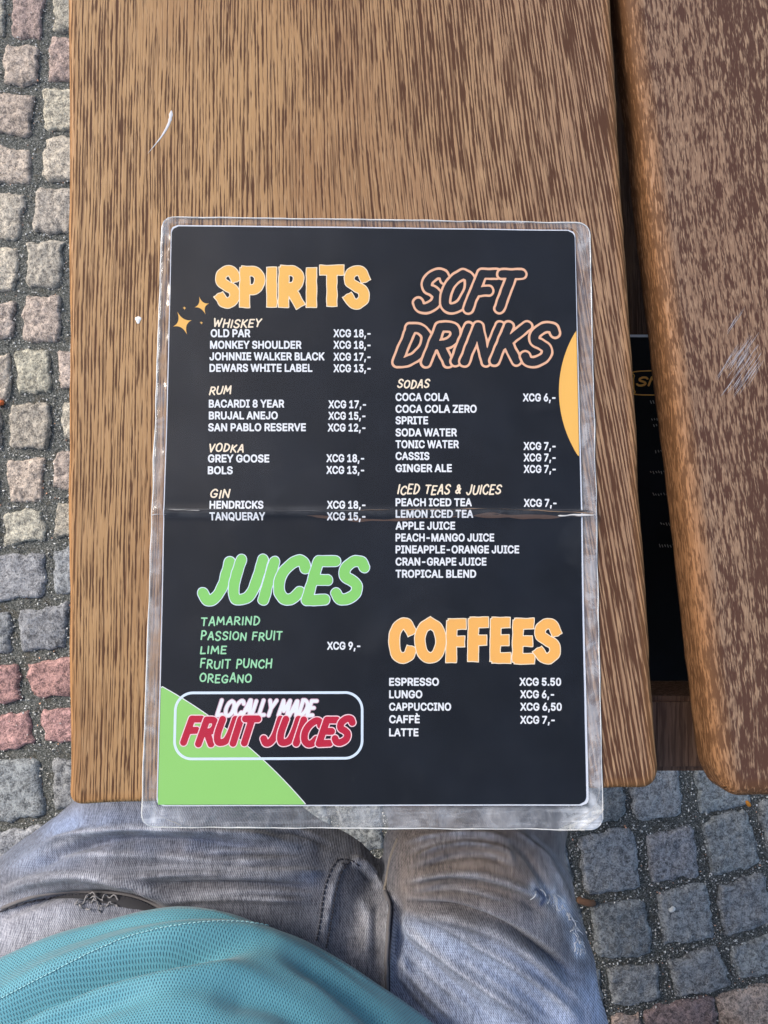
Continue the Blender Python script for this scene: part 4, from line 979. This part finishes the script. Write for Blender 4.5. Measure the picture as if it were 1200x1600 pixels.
stitches('stitching', [(78, 1404), (130, 1399), (175, 1400), (215, 1408), (240, 1420)], M_STITCH, dash=3.5, gap=2); stitches('stitching', [(0, 1424), (40, 1410), (78, 1402)], M_STITCH, dash=14, gap=1, r=.0006)
# fly seam as a raised cord and the pocket mouth
def cord(name, pts, r, m, lift=.0004, n=10):
    A = [on_jeans(*p, lift) for p in smooth_line(pts, n)]; V, F = [], []; rr = np.full(len(A), r); rr[0] = rr[-1] = r * .3; tube_vf(A, rr, 7, V, F); return mesh(name, V, F, m, jeans_o, offset=PO)
M_SEAM = plain('seam_denim', (.14, .132, .135), .9)
cord('seam', [(601, 1391), (609, 1415), (607, 1450), (604, 1500), (604, 1560)], .0014, M_SEAM, -.0003); cord('seam_line', [(604, 1395), (613, 1416), (611, 1450), (608, 1500), (608, 1560)], .0007, M_STITCH, .0002)
cord('seam', [(622, 1308), (610, 1340), (603, 1378), (601, 1390)], .0012, plain('seam_tan', (.24, .21, .18), .9), -.0003)
cord('pocket_edge', [(0, 1420), (50, 1402), (100, 1394), (150, 1393), (200, 1399), (235, 1411), (262, 1424)], .0013, M_SEAM, -.0002)
def pocket():
    up = smooth_line([(75, 1405), (120, 1398), (170, 1398), (215, 1406), (250, 1424)], 6); lo = smooth_line([(75, 1406), (115, 1405), (150, 1410), (200, 1419), (250, 1428)], 6); V, F = [], []
    for a, b in zip(up, lo): V += [on_jeans(*a, .0008), on_jeans(*((a + b) / 2), .0006), on_jeans(*b, .0008)]
    for i in range(len(up) - 1): k = 3 * i; F += [(k, k + 1, k + 4, k + 3), (k + 1, k + 2, k + 5, k + 4)]
    mesh('pocket_lining', V, F, plain('dark_lining', (.050, .050, .056), .9), jeans_o, offset=PO)
pocket()
TV, TF = [], []
for k in range(9):
    x0 = rng.uniform(118, 176); y0 = rng.uniform(1406, 1418); A = [(x0, y0)]
    ang = rng.uniform(-.9, .5)
    for j in range(4): A.append((A[-1][0] + 7 * math.cos(ang) , A[-1][1] + 5 * math.sin(ang))); ang += rng.uniform(-.9, .9)
    tube_vf([on_jeans(*p, .0018 + .0012 * math.sin(i * .7 + k)) for i, p in enumerate(smooth_line(A, 4))], .0005, 5, TV, TF)
mesh('frayed_threads', TV, TF, M_THREAD, jeans_o, offset=PO)
TV, TF = [], []
for k in range(46):
    u = rng.random(); L = smooth_line([(838, 1390), (872, 1408), (893, 1440), (906, 1490)], 8); x0, y0 = L[int(u * (len(L) - 1))] + rng.normal(0, 3.0, 2); ang = rng.normal(.9, .5); l = rng.uniform(5, 13)
    tube_vf([on_jeans(x0 + l * t * math.cos(ang + t * .6), y0 + l * t * math.sin(ang + t * .6), .0009 + .0012 * t) for t in np.linspace(0, 1, 5)], .00028, 4, TV, TF)
mesh('frayed_tear', TV, TF, plain('white_thread', (.62, .64, .68), .85), jeans_o, offset=PO)

# shirt
HEM = [(-300, 1760), (-240, 1660), (-150, 1584), (-60, 1530), (0, 1497), (65, 1468), (130, 1446), (200, 1428), (270, 1418), (335, 1424), (400, 1440), (470, 1465), (540, 1504), (600, 1543), (640, 1572), (685, 1606), (750, 1670), (810, 1750), (850, 1830)]
def shirt():
    prof = [(10, .624, 1), (2, .628, 1), (0, .633, 0), (4, .640, 0), (20, .648, 0), (38, .656, 0), (62, .667, 0), (90, .678, 0), (125, .690, 0), (170, .704, 0), (230, .722, 0)]
    H = smooth_line(HEM, 8); H = H[::-1]      # right -> left so the ring turns counter-clockwise around the body
    rings = []
    pk = smooth_line([(a, b) for a, b, _ in prof], 6)
    for dy, z in pk:
        fr = np.array([at(x, y + dy, z) for x, y in H]); rings.append(fr)
    last = rings[-1]
    # upper torso in world units
    for z, f, wsc in ((.76, .10, .99), (.82, .2, .97), (.90, .32, .95), (1.0, .42, .95), (1.10, .5, .97), (1.18, .58, .95), (1.235, .72, .80), (1.27, .86, .52), (1.285, .95, .32)):
        cx, cy = -.125, -.44; fr = last.copy(); fr[:, 0] = cx + (last[:, 0] - cx) * wsc; fr[:, 1] = last[:, 1] + (cy - last[:, 1]) * f * .8; fr[:, 2] = z; rings.append(fr)
    out = []; nb = 40
    for fr in rings:
        a, b = fr[-1], fr[0]; mid = (a + b) / 2; hw = (b - a) / 2; bk = []
        dep = .20 if fr[0, 2] < 1.2 else .20 * max(.3, (1.33 - fr[0, 2]) / .13)
        for k in range(1, nb):
            th = math.pi - math.pi * k / nb; bk.append([mid[0] + hw[0] * math.cos(th), mid[1] + hw[1] * math.cos(th) - dep * math.sin(th), fr[0, 2]])
        out.append(np.vstack([fr, bk]))
    return out
SR = shirt(); k = len(SR[0]); SP = np.vstack(SR); nr = len(SR); SF = []
for i in range(nr - 1):
    for j in range(k): a = i * k + j; c = i * k + (j + 1) % k; SF.append((a, a + k, c + k, c))
U = np.zeros((nr, k)); Vv = np.zeros((nr, k)); A3 = SP.reshape(nr, k, 3)
ref = 40; U[:] = np.r_[0, np.cumsum(np.linalg.norm(np.diff(A3[ref], axis=0), axis=1))][None]; Vv[1:] = np.cumsum(np.linalg.norm(np.diff(A3, axis=0), axis=2), axis=0)
SQ = to_px(SP); me = bpy.data.meshes.new('t'); me.from_pydata(SP.tolist(), [], SF); me.update(); SN = np.zeros(len(SP) * 3); me.vertices.foreach_get('normal', SN); SN = SN.reshape(-1, 3); bpy.data.meshes.remove(me)
sgn = np.sign((SN * (SP - np.array([-.125, -.44, .6]))).sum(1).mean()); SN *= sgn
sd = np.zeros(len(SP))
for pts, amp, wd in [([(-80, 1630), (0, 1592), (80, 1556), (160, 1526), (240, 1508), (320, 1496), (400, 1486)], -17.0, 17), ([(-60, 1585), (40, 1540), (140, 1500), (240, 1472), (330, 1466), (420, 1478), (520, 1530)], 7.5, 19), ([(-60, 1660), (60, 1590), (160, 1552), (260, 1530), (360, 1524), (460, 1560)], 6.5, 18), ([(430, 1498), (500, 1530), (570, 1580), (640, 1640)], -7, 15), ([(0, 1640), (120, 1590), (250, 1560)], -5, 16), ([(300, 1500), (380, 1500), (470, 1530), (560, 1590)], 2.5, 16), ([(330, 1560), (430, 1575), (520, 1640)], -5, 20), ([(0, 1524), (80, 1484), (180, 1452), (270, 1443), (350, 1440), (420, 1450), (500, 1490), (600, 1560)], -2.2, 6), ([(120, 1600), (260, 1570), (360, 1590)], 2.0, 20)]:
    D, T, _ = line_dist(SQ, pts); sd += amp * .001 * np.exp(-(D / wd) ** 2) * np.clip(np.minimum(T, 1 - T) * 4 + .1, 0, 1)
for i in range(len(SP)): p = SP[i]; sd[i] += .0015 * noise.noise(Vector((p[0] * 22, p[1] * 22, p[2] * 30))) + .004 * noise.noise(Vector((p[0] * 7, p[1] * 7, p[2] * 9))) * (p[2] > .64)
SP = SP + SN * sd[:, None]
def jersey():
    t = NT('mesh_jersey'); uv = t.uv(); sp = t.n('ShaderNodeSeparateXYZ'); t.set(sp.inputs[0], uv)
    x = t.math('MULTIPLY', sp.outputs[0], 1 / .0017); y = t.math('MULTIPLY', sp.outputs[1], 1 / .0014)
    row = t.math('FLOOR', y); odd = t.math('MULTIPLY', t.math('MODULO', row, 2.0), .5); fx = t.math('SUBTRACT', t.math('FRACT', t.math('ADD', x, odd)), .5); fy = t.math('SUBTRACT', t.math('FRACT', y), .5)
    d = t.math('SQRT', t.math('ADD', t.math('POWER', t.math('MULTIPLY', fx, 1.55), 2.0), t.math('POWER', t.math('MULTIPLY', fy, .80), 2.0)))
    hole = t.step(d, .40, .17); n = t.noise(t.obj(), 30, 3); n2 = t.noise(t.obj(), 900, 2)
    body = t.mix(n, (.068, .25, .325), (.095, .305, .385)); body = t.mix(t.math('MULTIPLY', n2, .3), body, (.17, .42, .50))
    t.base(t.mix(t.math('MULTIPLY', hole, .75), body, (.018, .085, .125))); t.rough(.62, .3); t.b.inputs['Sheen Weight'].default_value = .25
    t.bump(t.math('SUBTRACT', 1.0, hole), .7, .0008); return t.m
M_JER = jersey()
shirt_o = mesh('shirt', SP, SF, M_JER, person, uvs=np.stack([U.ravel(), Vv.ravel()], 1), offset=PO)
sb = BVHTree.FromPolygons([Vector(p) for p in SP], SF)
def on_shirt(px, py, lift):
    d = Vector((RCAM @ np.array([(px - 600) / FPX, -(py - 800) / FPX, -1.0])).tolist()).normalized(); h = sb.ray_cast(Vector(CAM), d)
    if h[0] is None: return None
    nn = h[1] if h[1].dot(d) < 0 else -h[1]; return np.array(h[0] + nn * lift)
L = smooth_line([(-10, 1566), (30, 1545), (80, 1519), (140, 1489), (200, 1464), (260, 1449), (320, 1441), (380, 1441), (430, 1449)], 20); seg = np.r_[0, np.cumsum(np.hypot(*np.diff(L, axis=0).T))]; TV, TF = [], []; t_ = 0
while t_ + 6 < seg[-1]:
    A = [on_shirt(np.interp(u, seg, L[:, 0]), np.interp(u, seg, L[:, 1]), .0002 + .0005 * math.sin(math.pi * (u - t_) / 6)) for u in np.linspace(t_, t_ + 6, 4)]
    if all(a is not None for a in A): tube_vf(A, .00032, 5, TV, TF)
    t_ += 7.5
mesh('hem_stitching', TV, TF, plain('teal_thread', (.30, .55, .60), .7), shirt_o, offset=PO)
# sleeves
bcx = -.125
for s in (-1, 1):
    V, F = [], []; R = []
    for f, r in ((0, .085), (.3, .082), (.6, .075), (1, .078)):
        c = np.array([bcx + s * (.15 + .10 * f), -.47, 1.19 - .19 * f]); d = np.array([s * .45, 0, -.89]); u = np.array([0, 1, 0]); w = np.cross(d, u)
        R.append([c + r * (u * math.cos(a) + w * math.sin(a)) for a in np.linspace(0, 2 * math.pi, 24, endpoint=False)])
    loft(R, V, F, False); mesh('sleeve', V, F, plain('teal_cloth', (.12, .36, .45), .7), shirt_o, offset=PO)

# body (outside the frame): head, neck, trunk, arms with hands on the bench
def skinned(name, pts, edges, rad, m, root, levels=2):
    me = bpy.data.meshes.new(name); me.from_pydata([tuple(p) for p in pts], edges, []); o = bpy.data.objects.new(name, me); COL.objects.link(o)
    o.modifiers.new('k', 'SKIN'); 
    for i, r in enumerate(rad): d = me.skin_vertices[0].data[i]; d.radius = r if isinstance(r, tuple) else (r, r); d.use_root = (i == root)
    sbm = o.modifiers.new('s', 'SUBSURF'); sbm.levels = levels; dg = DG(); dg.update(); m2 = bpy.data.meshes.new_from_object(o.evaluated_get(dg))
    V = [tuple(v.co) for v in m2.vertices]; F = [tuple(p.vertices) for p in m2.polygons]; bpy.data.objects.remove(o); bpy.data.meshes.remove(me); bpy.data.meshes.remove(m2)
    return V, F
pts = [(bcx, -.46, .70), (bcx, -.46, .95), (bcx, -.47, 1.15), (bcx, -.47, 1.27), (bcx, -.455, 1.34), (bcx, -.44, 1.42), (bcx, -.44, 1.50)]
edges = [(0, 1), (1, 2), (2, 3), (3, 4), (4, 5), (5, 6)]; rad = [(.13, .09), (.13, .09), (.14, .09), .055, .060, (.075, .088), (.062, .075)]
for s in (-1, 1):
    b = len(pts); wx = bcx + s * .33
    pts += [(bcx + s * .16, -.47, 1.19), (bcx + s * .27, -.49, .95), (wx, -.53, .70), (wx + s * .005, -.56, .60), (wx + s * .01, -.56, .53)]; edges += [(2, b), (b, b + 1), (b + 1, b + 2), (b + 2, b + 3), (b + 3, b + 4)]; rad += [.055, .042, .030, (.036, .018), (.040, .015)]
    for f, (dx, ln) in enumerate(((-.030, .070), (-.010, .080), (.011, .075), (.031, .058))):
        q = len(pts); pts += [(wx + dx, -.55, .505), (wx + dx * 1.15, -.55 + ln * .5, .490), (wx + dx * 1.2, -.55 + ln, .482)]; edges += [(b + 4, q), (q, q + 1), (q + 1, q + 2)]; rad += [.0095, .0088, .0075]
    q = len(pts); pts += [(wx - s * .045, -.56, .525), (wx - s * .062, -.53, .50)]; edges += [(b + 3, q), (q, q + 1)]; rad += [.011, .009]
V, F = skinned('body', pts, edges, rad, None, 0)
skin_m = NT('skin'); skin_m.base((.42, .25, .17)); skin_m.rough(.5); skin_m.b.inputs['Subsurface Weight'].default_value = .08; skin_m = skin_m.m
body = mesh('body', V, F, skin_m, person, offset=PO)
def ellip(c, r, seg=20, cut=None):
    bm = bmesh.new(); bmesh.ops.create_uvsphere(bm, u_segments=seg, v_segments=seg * 2 // 3, radius=1); V = []; bm.verts.index_update()
    for v in bm.verts: V.append((c[0] + v.co.x * r[0], c[1] + v.co.y * r[1], c[2] + v.co.z * r[2]))
    F = [tuple(v.index for v in f.verts) for f in bm.faces]; bm.free(); return V, F
V, F = ellip((bcx, -.455, 1.475), (.085, .098, .105)); mesh('hair', V, F, plain('brown_hair', (.05, .03, .02), .6), body, offset=PO)
for s in (-1, 1):
    V, F = ellip((bcx + s * .032, -.358, 1.425), (.013, .011, .011), 12); mesh('eye', V, F, plain('eye', (.6, .6, .58), .2), body, offset=PO)
    V, F = ellip((bcx + s * .083, -.445, 1.42), (.012, .024, .034), 12); mesh('ear', V, F, skin_m, body, offset=PO)
V, F = ellip((bcx, -.345, 1.395), (.014, .022, .022), 12); mesh('nose', V, F, skin_m, body, offset=PO)
V, F = ellip((bcx, -.356, 1.355), (.024, .008, .006), 12); mesh('mouth', V, F, plain('lips', (.40, .16, .13), .5), body, offset=PO)
# shoes
for (kx, ky) in ((at(275, 1150, .53)[0] - .02, at(275, 1150, .53)[1] + .02), (at(742, 1290, .53)[0] + .01, at(742, 1290, .53)[1] + .05)):
    R = []
    for y, w, h in ((-.07, .02, .05), (-.055, .036, .075), (0, .042, .085), (.06, .043, .07), (.12, .048, .055), (.17, .044, .042), (.195, .02, .03)):
        R.append([(kx + w * math.cos(a), ky + y, .004 + max(0, h * (.5 + .5 * math.sin(a)))) for a in np.linspace(0, 2 * math.pi, 20, endpoint=False)])
    V, F = [], []; loft(R, V, F); mesh('shoe', V, F, plain('shoe', (.10, .10, .11), .6), person, offset=PO)

# bench
bench = empty('wooden_bench', (-.05, -.6, 0)); BO = (-.05, -.6, 0)
tag(bench, 'brown wooden bench that the person sits on', 'bench')
for y in (-.86, -.665):
    V, F = box_vf(-.75, .65, y, y + .18, .43, .461, .006); mesh('seat_plank', V, F, M_WOOD2, bench, smooth=False, offset=BO)
for x in (-.62, .48):
    V, F = box_vf(x, x + .07, -.85, -.50, .39, .429, .004); mesh('bearer', V, F, M_DARKW, bench, smooth=False, offset=BO)
    for y in (-.84, -.71): V, F = box_vf(x + .005, x + .065, y, y + .06, -.001, .389, .004); mesh('leg', V, F, M_DARKW, bench, smooth=False, offset=BO)
